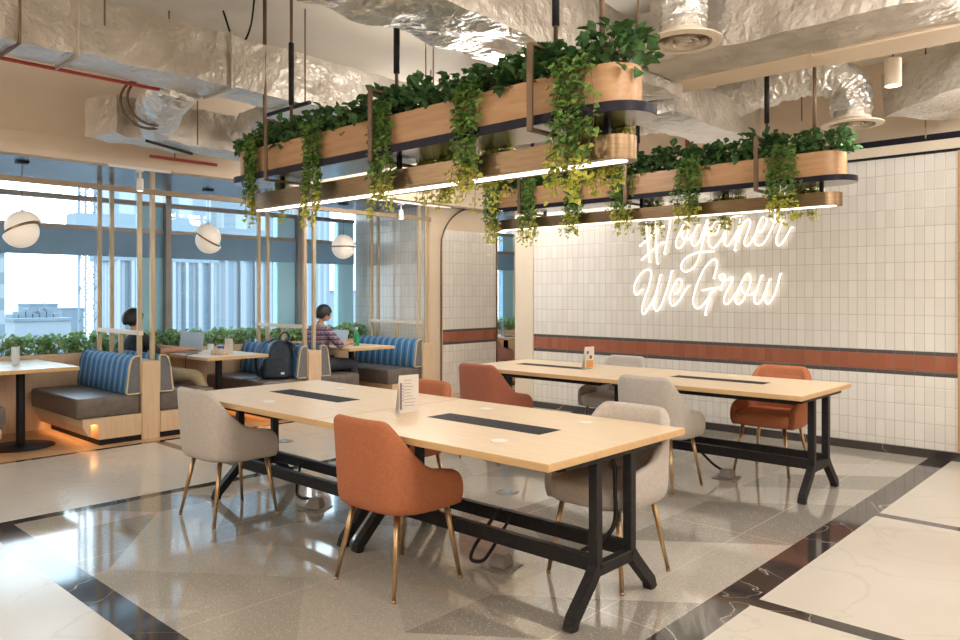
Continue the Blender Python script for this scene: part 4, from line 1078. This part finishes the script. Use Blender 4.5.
# ================================================================== NEON SIGN
def c1(L): return [(630 + x / 10.667, 200 + y / 10.667) for x, y in L]
def c2(L): return [(710 + x / 10.667, 200 + y / 10.667) for x, y in L]
def c3(L): return [(630 + x / 10.667, 255 + y / 10.667) for x, y in L]
def c4(L): return [(700 + x / 10.667, 255 + y / 10.667) for x, y in L]
letters = [
    ('#', [[(646.2, 222), (647.5, 240), (649.3, 262)], [(655, 222), (655.8, 240), (657, 263.5)], [(639.4, 246), (650, 237), (662.5, 226)], [(641.2, 260), (652, 250.5), (662.8, 242.2)]]),
    ('T', [[(671.4, 214), (668, 235), (664.2, 254)], [(661.5, 216), (675, 211), (692, 207)]]),
    ('o', [[(686.2, 221), (680.5, 231), (676.2, 241), (676.3, 246.5), (679, 248.3), (682.8, 245), (687, 235), (689, 226), (686.2, 221)], [(681, 232), (683.2, 239), (688, 239.5), (692.3, 236)]]),
    ('g', [[(697.8, 224.5), (693, 235.5), (691.5, 242), (694, 246), (698.5, 242.5), (703, 232), (707.3, 219.7), (704.5, 234), (701.5, 247), (699, 257), (694.7, 266.2), (686.3, 271.9), (681.2, 268), (683.2, 260.8), (690, 255.5), (698, 252.5), (712.5, 251.5)]]),
    ('e', [[(711, 234.5), (715.8, 233.2), (719.6, 227), (718.2, 221.3), (713.8, 224), (709.6, 235), (708.8, 243.5), (712, 248), (715.5, 246.3), (720.3, 240.5), (726.5, 229)]]),
    ('t', [[(730.3, 213), (726.5, 228), (723.8, 241), (726.8, 246.3), (731.5, 241), (737, 231)], [(722, 220.5), (738, 215.5)]]),
    ('h', [[(741.4, 212.7), (738, 231), (734.4, 250.6)], [(735.8, 241), (740.8, 227), (747.3, 219.7), (750.3, 222), (748.4, 230), (744.7, 240.3), (744.9, 245), (747.7, 246), (752.2, 240.3), (755.2, 234.5)]]),
    ('e', [[(756.9, 231), (761.3, 231.7), (766.6, 221.5), (765.2, 217), (760.6, 219.7), (755.2, 235), (754.5, 242), (757.8, 245.5), (764.4, 242.2), (771.9, 228), (775.4, 219)]]),
    ('r', [[(775.4, 219), (774.5, 214.2), (771, 217), (772.8, 221.5), (777.5, 221.5), (783, 217.8), (782, 223), (776.7, 237), (776.5, 243), (779.4, 245.5), (784, 240.3), (791.5, 227.2)]]),
    ('W', [c3([(120, 370), (75, 425), (45, 390), (55, 300), (120, 195), (190, 155), (225, 195), (205, 320), (150, 480), (125, 590), (150, 630), (200, 560), (265, 440), (300, 320), (322, 215)]), c3([(262, 450), (252, 540), (285, 598), (335, 530), (395, 370), (425, 260), (445, 170)])]),
    ('e', [c3([(470, 410), (510, 400), (552, 310), (540, 262), (500, 270), (445, 380), (422, 470), (455, 542), (520, 490), (570, 410), (620, 330)])]),
    ('G', [c3([(890, 250), (925, 130), (920, 60), (880, 52), (790, 150), (710, 330), (672, 480), (690, 550), (730, 570), (790, 520), (845, 440), (885, 385)]), c3([(770, 378), (850, 362), (945, 345)]), c4([(112, 400), (85, 510), (52, 640)])]),
    ('r', [c4([(215, 370), (262, 245), (247, 203), (208, 225), (222, 270), (280, 270), (338, 238), (340, 285), (270, 420), (255, 500), (285, 525), (340, 470), (385, 400)])]),
    ('o', [c4([(500, 205), (440, 300), (385, 420), (378, 495), (412, 525), (462, 475), (525, 340), (540, 245), (500, 205)]), c4([(430, 345), (470, 410), (540, 425), (590, 390)])]),
    ('w', [c4([(655, 220), (620, 330), (585, 440), (580, 500), (612, 522), (655, 480), (700, 380), (742, 260)]), c4([(702, 375), (686, 450), (720, 520), (775, 460), (825, 330), (855, 200)])]),
]
ns = thing('neon_sign', 'glowing white script neon sign on the tiled wall', 'neon sign', (-4.1, 7.65, 2.0))
NY = 7.612
for nm, strokes in letters:
    bm = BM()
    for st in strokes:
        pts = [on_y(u, v, NY) - Vector((-4.1, 7.65, 2.0)) for u, v in st]
        pts = spline(pts, 7); tube(bm, pts, .0066, 7)
        for q in (pts[0], pts[-1]): tube(bm, [q, q + Vector((0, .037, 0))], .005, 6)
    obj('letter', bm, M['neon'], ns, True)
# ================================================================== DUCTS AND CEILING SERVICES
def duct_rect(name, label, pts, w, h, mats, faces_mat=None, jit=.012, n=26, cat='air duct', twist=0):
    """wrapped rectangular duct swept along pts (points are the centre line)"""
    P = spline(pts, max(2, int(n / (len(pts) - 1)))); bm = BM(); rings = []
    prof = []; k = 7
    for i in range(k): prof.append((-1 + 2 * i / k, -1, 0))
    for i in range(k): prof.append((1, -1 + 2 * i / k, 1))
    for i in range(k): prof.append((1 - 2 * i / k, 1, 2))
    for i in range(k): prof.append((-1, 1 - 2 * i / k, 3))
    for i, p in enumerate(P):
        d = (P[min(i + 1, len(P) - 1)] - P[max(i - 1, 0)]).normalized(); sd = d.cross(Vector((0, 0, 1))).normalized(); up = sd.cross(d).normalized()
        ring = []
        for a, b, f in prof:
            e = max(abs(a), abs(b)); rr = 1 - .02 * (abs(a) * abs(b)) ** 6
            q = p + sd * (a * w / 2 * rr) + up * (b * h / 2 * rr)
            q += (Vector((noise.noise(q * 5), noise.noise(q * 5 + Vector((9, 0, 0))), noise.noise(q * 5 + Vector((0, 9, 0)))))) * jit * 1.6
            ring.append(bm.verts.new(q))
        rings.append(ring)
    m = len(prof)
    for i in range(len(rings) - 1):
        for j in range(m):
            f = bm.faces.new((rings[i][j], rings[i][(j + 1) % m], rings[i + 1][(j + 1) % m], rings[i + 1][j])); f.material_index = (faces_mat or (0, 0, 0, 0))[prof[j][2]]
    for r in (rings[0], rings[-1]): bm.faces.new(r)
    o = obj(name, bm, mats, None, True, 50); return tag(o, label, cat)
def flex(name, label, pts, r, mat='foil', jit=.02, parent=None, n=40):
    P = spline(pts, max(3, int(n / (len(pts) - 1)))); bm = BM(); seg = 22
    rings = tube(bm, P, [r * (1 + .045 * math.sin(i * 1.9)) for i in range(len(P))], seg)
    for ring in rings:
        for v in ring:
            q = v.co.copy(); v.co += Vector((noise.noise(q * 9), noise.noise(q * 9 + Vector((7, 0, 0))), noise.noise(q * 9 + Vector((0, 7, 0))))) * jit
    o = obj(name, bm, M[mat], parent, True)
    return tag(o, label, 'air duct') if parent is None else o
DW = [M['foil_dust_bounce'], M['foil']]
# big duct over the walkway, warm bounce painted into the dusty side, window reflection into the underside
da = duct_rect('wrapped_duct', 'long foil-wrapped rectangular duct running over the left walkway', [(-5.10, .95, 3.09), (-5.10, 3.0, 3.09), (-5.10, 5.2, 3.09), (-5.10, 7.2, 3.09)], .36, .37, DW, (1, 0, 0, 0), n=60)
for y in (1.40, 1.72, 2.72):
    bm = BM(); box(bm, -5.305, -4.895, y - .005, y + .005, 2.885, 3.295, bev=.002); obj('joint_band', bm, M['rod'] if y < 1.5 else M['foil_dust_bounce'], da, True, 40)
duct_rect('wrapped_duct', 'foil duct elbow at the upper left corner', [(-5.10, .93, 3.09), (-5.3, .45, 3.05), (-5.9, .2, 3.0)], .36, .37, DW, (1, 0, 0, 0))
# branch behind it, near the bulkhead
duct_rect('wrapped_duct', 'foil-wrapped branch duct with blunt end beside the bulkhead', [(-6.75, 2.55, 2.97), (-6.8, 2.8, 2.97), (-6.82, 3.6, 2.97), (-6.82, 4.9, 2.97)], .42, .34, DW, (1, 0, 0, 1), jit=.02, n=30)
flex('flexible_duct', 'crinkled flexible duct dropping between the long duct and its branch', [(-5.30, 2.55, 3.0), (-5.65, 2.62, 2.98), (-6.1, 2.75, 2.95), (-6.62, 2.95, 2.95)], .17, 'foil')
flex('flexible_duct', 'crinkled flexible duct at the end of the branch duct', [(-6.45, 3.75, 3.0), (-6.2, 3.8, 3.03), (-5.9, 3.7, 3.05), (-5.35, 3.6, 3.05)], .16, 'foil')
bm = BM()
for a, rr in ((0, .19), (.9, .2)):
    pts = [Vector((-6.0 + .19 * math.cos(q) * .25, 2.66 + rr * math.cos(q), 2.98 + rr * math.sin(q))) for q in [2 * PI * i / 24 for i in range(25)]]
    tube(bm, [p + Vector((-a * .12, 0, 0)) for p in pts], .011, 6)
tag(obj('duct_clamp_ring', bm, M['rod'], None, True), 'rust-brown clamp rings around the flexible duct', 'clamp')
# central ducts
dc = duct_rect('wrapped_duct', 'wide foil-wrapped duct passing over the near tables', [(-2.96, 2.15, 3.10), (-2.96, 3.2, 3.10), (-2.96, 4.2, 3.10), (-2.96, 5.1, 3.10)], .52, .40, DW, (1, 0, 0, 0), jit=.022, n=60)
flex('flexible_duct', 'crumpled foil bend at the near end of the wide duct', [(-2.96, 2.6, 3.15), (-2.9, 2.2, 3.12), (-3.0, 1.75, 3.13), (-3.5, 1.5, 3.25), (-4.0, 1.5, 3.45)], .25, 'foil', .04)
duct_rect('wrapped_duct', 'dusty wrapped duct crossing above the nearer planter, left of its middle', [(-5.0, 4.9, 3.12), (-4.0, 4.9, 3.12), (-3.1, 4.9, 3.12)], .4, .34, [M['foil_tape'], M['foil']], (1, 0, 0, 0), jit=.02)
# right-hand duct along the tables with the beam beneath
duct_rect('wrapped_duct', 'large wrapped duct running along above the tables to the upper right', [(2.0, 4.72, 3.16), (0, 4.72, 3.16), (-1.5, 4.72, 3.16), (-2.68, 4.72, 3.16)], .50, .36, DW, (0, 0, 0, 0), jit=.012, n=60)
bm = BM(); box(bm, -2.9, 4.4, 4.98, 5.30, 2.985, 3.6); box(bm, -2.2, 4.4, 4.965, 4.98, 3.0, 3.03); box(bm, -1.75, 4.4, 5.0, 5.31, 2.97, 2.985); struct(obj('trim_7', bm, M['beige']), 'beige ceiling beam behind the large duct', 'beam')
def diffuser(loc, r, label, top):
    t = thing('ceiling_diffuser', label, 'air diffuser', loc, 0, 'round ceiling diffusers')
    bm = BM(); lathe(bm, [(r * .60, .05), (r * .62, .03), (r, .0), (r, -.008), (r * .74, -.014), (r * .72, .02)], seg=40); obj('outer_ring', bm, M['cream'], t, True, 40)
    for k, q in enumerate((.62, .44, .26)):
        bm = BM(); lathe(bm, [(r * q, -.012 - .006 * k), (r * (q - .10), .02), (r * (q - .10), .03), (r * q, -.004 - .006 * k)], seg=36); obj('vane_ring', bm, M['cream'], t, True, 40)
    bm = BM(); lathe(bm, [(0, -.02), (r * .15, -.02), (r * .1, .01), (0, .01)], seg=24); obj('centre_cap', bm, M['cream'], t, True, 40)
    bm = BM(); lathe(bm, [(r * .60, .05), (r * .60, .12), (0, .12)], seg=30); obj('throat', bm, M['foil_dust_bounce'], t, True, 40)
    return t
d1 = on_z(683, 41, 2.97); diffuser(d1, .232, 'round white air diffuser on a foil duct near the top of the photo', None)
flex('flexible_duct', 'crinkled foil duct above the upper round diffuser', [d1 + Vector((0, 0, .08)), d1 + Vector((.0, -.01, .25)), d1 + Vector((-.02, -.02, .45)), d1 + Vector((-.03, -.03, .62))], .135, 'foil', .02)
d2 = on_z(852, 124, 2.83); diffuser(d2, .235, 'round white air diffuser in front of the beige upper wall', None)
p_ = [on_y(852, 112, d2.y), on_y(850, 92, d2.y), on_y(838, 80, d2.y - .05), on_y(806, 77, d2.y - .15), on_y(770, 88, d2.y - .2), on_y(725, 103, d2.y - .25), on_y(680, 113, d2.y - .3), on_y(640, 120, d2.y - .35)]
flex('flexible_duct', 'crinkled foil duct arching over to the lower round diffuser', p_, .15, 'foil', .03, n=84)
duct_rect('wrapped_duct', 'short foil box duct hanging behind the farther planter', [(-3.05, 5.2, 2.98), (-3.05, 6.0, 2.98), (-3.02, 6.75, 2.98)], .46, .30, DW, (1, 0, 0, 0), jit=.012)
duct_rect('wrapped_duct', 'bulky foil-wrapped duct at the right edge of the photo', [(-1.62, 7.0, 3.06), (-1.25, 6.72, 3.10), (-.6, 6.35, 3.14), (.3, 6.1, 3.16)], .62, .36, [M['foil_dust_bounce'], M['foil'], M['foil_tape']], (2, 0, 2, 0), jit=.02)
def pipe(name, label, pts, r, mat, cat='pipe', group=None):
    bm = BM(); tube(bm, pts, r, 8); return tag(obj(name, bm, M[mat], None, True, 40), label, cat, group)
def onp(u, v, z): return on_z(u, v, z)
pipe('sprinkler_pipe', 'red sprinkler pipe rising across the ceiling left of centre', [(-6.3, 5.0, 3.3), (-4.35, 5.05, 3.42)], .022, 'red_pipe')
pipe('sprinkler_pipe', 'red sprinkler drop behind the nearer planter', [(-3.75, 5.3, 2.72), (-3.75, 5.3, 3.605)], .024, 'red_pipe')
pipe('sprinkler_pipe', 'short red drop behind the farther planter', [(-3.55, 6.8, 2.60), (-3.55, 6.8, 2.95), (-3.55, 6.8, 3.605)], .022, 'red_pipe')
pipe('sprinkler_pipe', 'thin red pipe along the bulkhead below the branch duct', [(-7.42, 3.25, 2.80), (-7.42, 3.75, 2.80), (-7.42, 3.95, 2.80)], .016, 'red_pipe')
pipe('sprinkler_pipe', 'red pipe running along the edge of the long duct', [(-5.33, .9, 2.90), (-5.33, 2.4, 2.90)], .012, 'red_pipe')
pipe('hanger_bar', 'black hanger bar under the branch duct', [(-6.6, 2.86, 2.78), (-6.9, 3.42, 2.78)], .014, 'black_metal', 'bracket')
pipe('hanger_bar', 'dark hanger bar under the long duct near the nearer planter', [(-5.40, 3.30, 2.885), (-4.80, 3.30, 2.885)], .016, 'black_metal', 'bracket')
k = 0
for (x, y, z0, l) in ((-4.86, 3.30, 2.89, 'thin hanger rod at the long duct beside the planter'), (-4.86, 1.85, 3.1, 'thin hanger rod at the near part of the long duct'), (-6.55, 3.3, 2.80, 'thin hanger rod beside the branch duct'), (-4.3, 4.1, 2.7, 'thin hanger rod left of the wide duct'), (-4.6, 4.3, 2.9, 'hanger rod beyond the long duct'), (-2.35, 3.9, 2.75, 'thin hanger rod right of the wide duct'), (-1.62, 7.35, 2.78, 'thin suspension wire before the beige upper wall'), (-2.35, 6.5, 2.9, 'thin hanger rod beside the arching foil duct')):
    pipe('hanger_rod', l, [(x, y, z0), (x, y, 3.6)], .006, 'rod', 'rod', 'ceiling hanger rods')
bm = BM(); tube(bm, spline([(-5.35, 2.9, 3.6), (-5.2, 2.9, 3.35), (-5.05, 2.9, 3.3), (-4.95, 2.9, 3.4), (-4.9, 2.9, 3.6)], 6), .008, 6)
tag(obj('looped_cable', bm, M['black_metal'], None, True), 'loop of dark cable hanging from the ceiling', 'cable')
def hang(o, x, y, z):
    bm = BM(); tube(bm, [(x, y, z), (x, y, 3.602)], .006, 6); obj('hanger_rod', bm, M['rod'], o, True)
D = {o.name: o for o in bpy.data.objects}
hang(D['flexible_duct'], -5.65, 2.62, 3.05); hang(D['flexible_duct.001'], -6.0, 3.74, 3.1); hang(D['wrapped_duct.001'], -5.7, .27, 3.1); hang(D['sprinkler_pipe'], -5.3, 5.02, 3.35); hang(D['sprinkler_pipe.003'], -7.42, 3.5, 2.80)
# track spots and downlights
def spot(loc, label, L=.07, grp='small cream track spots'):
    t = thing('track_spotlight', label, 'spotlight', loc, 0, grp)
    bm = BM(); lathe(bm, [(0, .09), (.03, .09), (.033, .06), (.033, -.03), (.028, -.03), (0, -.02)], seg=20); obj('lamp_head', bm, M['white_plastic'], t, True, 40)
    bm = BM(); lathe(bm, [(0, -.024), (.028, -.026), (.028, -.028), (0, -.028)], seg=16); obj('lens', bm, M['lamp'], t)
    bm = BM(); tube(bm, [(0, 0, .09), (0, 0, .09 + L)], .008, 8); box(bm, -.05, .05, -.02, .02, .085 + L, .105 + L, bev=.004, seg=1); obj('stem', bm, M['white_plastic'], t, True, 40)
    return t
s1 = on_x(140, 188, -7.46); spot((s1.x, s1.y, s1.z), 'small track spot under the bulkhead above the left booth')
s2 = on_x(401, 217, -7.46); spot((s2.x, s2.y, s2.z), 'small track spot near the tiled column')
bm = BM(); box(bm, -7.475, -7.445, s2.y - 1.2, s2.y + .9, s2.z + .18, s2.z + .205); o = obj('lighting_track', bm, M['white_plastic']); tag(o, 'white lighting track by the tiled column', 'track')
bm = BM(); box(bm, -7.475, -7.445, s1.y - .3, s1.y + .3, s1.z + .175, s1.z + .20); o = obj('lighting_track', bm, M['white_plastic']); tag(o, 'white lighting track above the left booth', 'track')
def downlight(loc, label, vis=True):
    t = thing('cylinder_downlight', label, 'downlight', loc, 0, 'cylinder downlights')
    bm = BM(); lathe(bm, [(.05, 0), (.055, 0), (.055, .19), (0, .19), (0, .185), (.05, .185)], seg=28); obj('housing', bm, M['cream'], t, True, 40)
    bm = BM(); lathe(bm, [(0, .006), (.05, .004), (.05, .002), (0, .002)], seg=24); obj('lens', bm, M['lamp'], t)
    bm = BM(); tube(bm, [(0, 0, .19), (0, 0, 3.6 - loc[2])], .006, 6); obj('stem', bm, M['rod'], t)
    return t
dl = on_z(893, 86, 2.92); downlight(tuple(dl), 'cream cylinder downlight between the two foil ducts at the right')
# ================================================================== CITY OUTSIDE
def city(name, label, u0, u1, dist, vtop, zbot, mat, depth=12, cat='building', roof=True):
    a0 = (u0 - CX) / FPX; a1 = (u1 - CX) / FPX
    # face kept parallel to the window wall at the given x distance
    X = -dist; y0 = on_x(u0, HY, X).y; y1 = on_x(u1, HY, X).y; zt = on_x((u0 + u1) / 2, vtop, X).z
    t = thing(name, label, cat, (X, (y0 + y1) / 2, zbot), 0, None)
    bm = BM(); box(bm, -depth, 0, -(y1 - y0) / 2, (y1 - y0) / 2, 0, zt - zbot); obj('tower_block', bm, M[mat], t)
    if roof:
        bm = BM(); box(bm, -depth - .3, .3, -(y1 - y0) / 2 - .3, (y1 - y0) / 2 + .3, zt - zbot, zt - zbot + .5); obj('roof_slab', bm, M['city_roof'], t)
    return t, X, y0, y1, zt
bm = BM(); box(bm, -900, -14, -500, 700, -46, -45); struct(obj('ground_city', bm, M['city_ground']), 'hazy city ground far below the windows', 'ground')
def fins(t, X, y0, y1, zbot, h, step, mat='city_pale'):
    bm = BM(); y = -(y1 - y0) / 2
    while y <= (y1 - y0) / 2: box(bm, 0, .5, y - .12, y + .12, 0, h); y += step
    obj('facade_fins', bm, M[mat], t)
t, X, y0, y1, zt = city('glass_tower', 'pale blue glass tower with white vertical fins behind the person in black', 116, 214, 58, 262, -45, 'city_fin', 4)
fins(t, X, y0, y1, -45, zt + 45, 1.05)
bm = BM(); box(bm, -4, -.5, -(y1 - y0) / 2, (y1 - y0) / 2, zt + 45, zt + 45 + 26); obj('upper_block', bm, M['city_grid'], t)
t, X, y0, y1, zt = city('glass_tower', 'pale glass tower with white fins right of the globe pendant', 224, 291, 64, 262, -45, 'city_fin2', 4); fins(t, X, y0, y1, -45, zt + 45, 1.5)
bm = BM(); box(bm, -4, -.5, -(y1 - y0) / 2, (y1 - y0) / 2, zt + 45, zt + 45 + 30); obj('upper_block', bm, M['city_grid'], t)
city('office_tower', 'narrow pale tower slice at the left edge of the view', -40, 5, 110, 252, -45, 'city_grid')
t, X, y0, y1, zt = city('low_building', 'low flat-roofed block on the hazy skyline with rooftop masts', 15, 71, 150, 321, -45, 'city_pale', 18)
for k in range(7):
    bm = BM(); y = (k - 3) * (y1 - y0) / 8; box(bm, -8, -4, y - .5, y + .5, zt + 45.5, zt + 46.2 + (k % 3) * .5); obj('roof_plant', bm, M['city_roof'], t)
for y, hh in ((-.9, 5.0), (.6, 6.5), (1.6, 4)):
    bm = BM(); tube(bm, [(-5, y, zt + 45), (-5, y, zt + 45 + hh)], .12, 6); obj('mast', bm, M['city_steel'], t)
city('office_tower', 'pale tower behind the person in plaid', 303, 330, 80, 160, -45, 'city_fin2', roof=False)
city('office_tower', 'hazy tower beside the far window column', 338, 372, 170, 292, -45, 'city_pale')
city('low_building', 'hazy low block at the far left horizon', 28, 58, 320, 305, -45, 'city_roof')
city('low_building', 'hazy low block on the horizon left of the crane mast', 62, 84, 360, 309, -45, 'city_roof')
# crane mast
yc = on_x(90, 300, -46).y
t = thing('crane_mast', 'pale lattice crane mast outside the left window', 'crane', (-46, yc, -45))
bm = BM()
for sx in (-.5, .5):
    for sy in (-.42, .42): box(bm, sx - .05, sx + .05, sy - .05, sy + .05, 0, 62)
z = 25
while z < 62:
    for sx in (-.5, .5):
        tube(bm, [(sx, -.42, z), (sx, .42, z + .9)], .035, 4); tube(bm, [(sx, .42, z + .9), (sx, -.42, z + 1.8)], .035, 4)
    for sy in (-.42, .42): tube(bm, [(-.5, sy, z), (.5, sy, z + .9)], .035, 4)
    z += 1.8
obj('lattice_mast', bm, M['city_steel'], t)
bm = BM(); box(bm, -.8, .8, -1.0, .9, 50.3, 51.0); obj('hoist_platform', bm, M['city_steel'], t)
# ================================================================== LIGHT
w = bpy.data.worlds.new('sky'); sc.world = w; w.use_nodes = True; wt = w.node_tree
bg = wt.nodes['Background']; tc = wt.nodes.new('ShaderNodeTexCoord'); sp = wt.nodes.new('ShaderNodeSeparateXYZ'); wt.links.new(tc.outputs['Generated'], sp.inputs[0])
rp = wt.nodes.new('ShaderNodeValToRGB'); e = rp.color_ramp.elements
e[0].position = .42; e[0].color = (.55, .70, .82, 1); e[1].position = 1; e[1].color = (.55, .76, 1.0, 1)
for p, c in ((.50, (.72, .87, .97, 1)), (.53, (.88, .96, 1, 1)), (.62, (.74, .90, 1, 1))):
    q = e.new(p); q.color = c
mr = wt.nodes.new('ShaderNodeMapRange'); mr.inputs[1].default_value = -1; mr.inputs[2].default_value = 1
wt.links.new(sp.outputs[2], mr.inputs[0]); wt.links.new(mr.outputs[0], rp.inputs[0]); wt.links.new(rp.outputs[0], bg.inputs[0]); bg.inputs[1].default_value = WORLD
def plight(name, loc, energy, col, r=.2, kind='POINT', **kw):
    l = bpy.data.lights.new(name, kind); l.energy = energy; l.color = col
    if kind == 'POINT' or kind == 'SPOT': l.shadow_soft_size = r
    for k, v in kw.items(): setattr(l, k, v)
    o = bpy.data.objects.new(name, l); o.location = loc; link(o); return o
WARM = (1, .955, .885)
for i, (x, y) in enumerate(((-3.8, -2.2), (-.8, -.8), (2.2, -.6), (2.2, 3.0), (-.3, 2.2), (2.0, 6.2), (-6.6, -1.4), (-6.4, 5.9))):
    plight('hall_fill', (x, y, 3.0), FILL, WARM, .28)  # added fill without fixtures, brightens hall and ceiling
for x, y in ((-3.9, 4.3), (-1.0, 6.3), (-.4, 4.1), (-5.7, 6.7)):
    plight('hall_fill', (x, y, 2.85), FILL * .55, WARM, .15)  # weaker added fill hung lower, no fixtures either
plight('downlight_lamp', (dl.x, dl.y, dl.z - .02), 60, WARM, .05, 'SPOT', spot_size=math.radians(110), spot_blend=.6)
plight('far_room_fill', (-7.0, 9.8, 2.6), 30, (1, .88, .75), .2)  # added fill for the room past the arch, no fixture behind it
plight('spot_lamp', (s1.x, s1.y, s1.z - .04), 10, WARM, .03, 'SPOT', spot_size=math.radians(80), spot_blend=.6)
plight('spot_lamp', (s2.x, s2.y, s2.z - .04), 10, WARM, .03, 'SPOT', spot_size=math.radians(80), spot_blend=.6)
# ================================================================== CAMERA
cam = bpy.data.cameras.new('camera'); cam.sensor_fit = 'HORIZONTAL'; cam.sensor_width = 36; cam.lens = FPX / 960 * 36; cam.shift_y = -26 / 960; cam.clip_end = 2000; cam.clip_start = .05
co = bpy.data.objects.new('camera', cam); co.location = (0, 0, H); co.rotation_euler = (PI / 2, 0, TH); link(co); sc.camera = co
sc.view_settings.view_transform = 'Standard'; sc.view_settings.look = 'None'; sc.view_settings.gamma = 1; sc.view_settings.use_curve_mapping = False
sc.view_settings.exposure = EXPO
cy = sc.cycles
cy.use_denoising = True; cy.max_bounces = 8; cy.diffuse_bounces = 4; cy.glossy_bounces = 4; cy.transmission_bounces = 4; cy.transparent_max_bounces = 12; cy.sample_clamp_indirect = 6; cy.caustics_reflective = False; cy.caustics_refractive = False
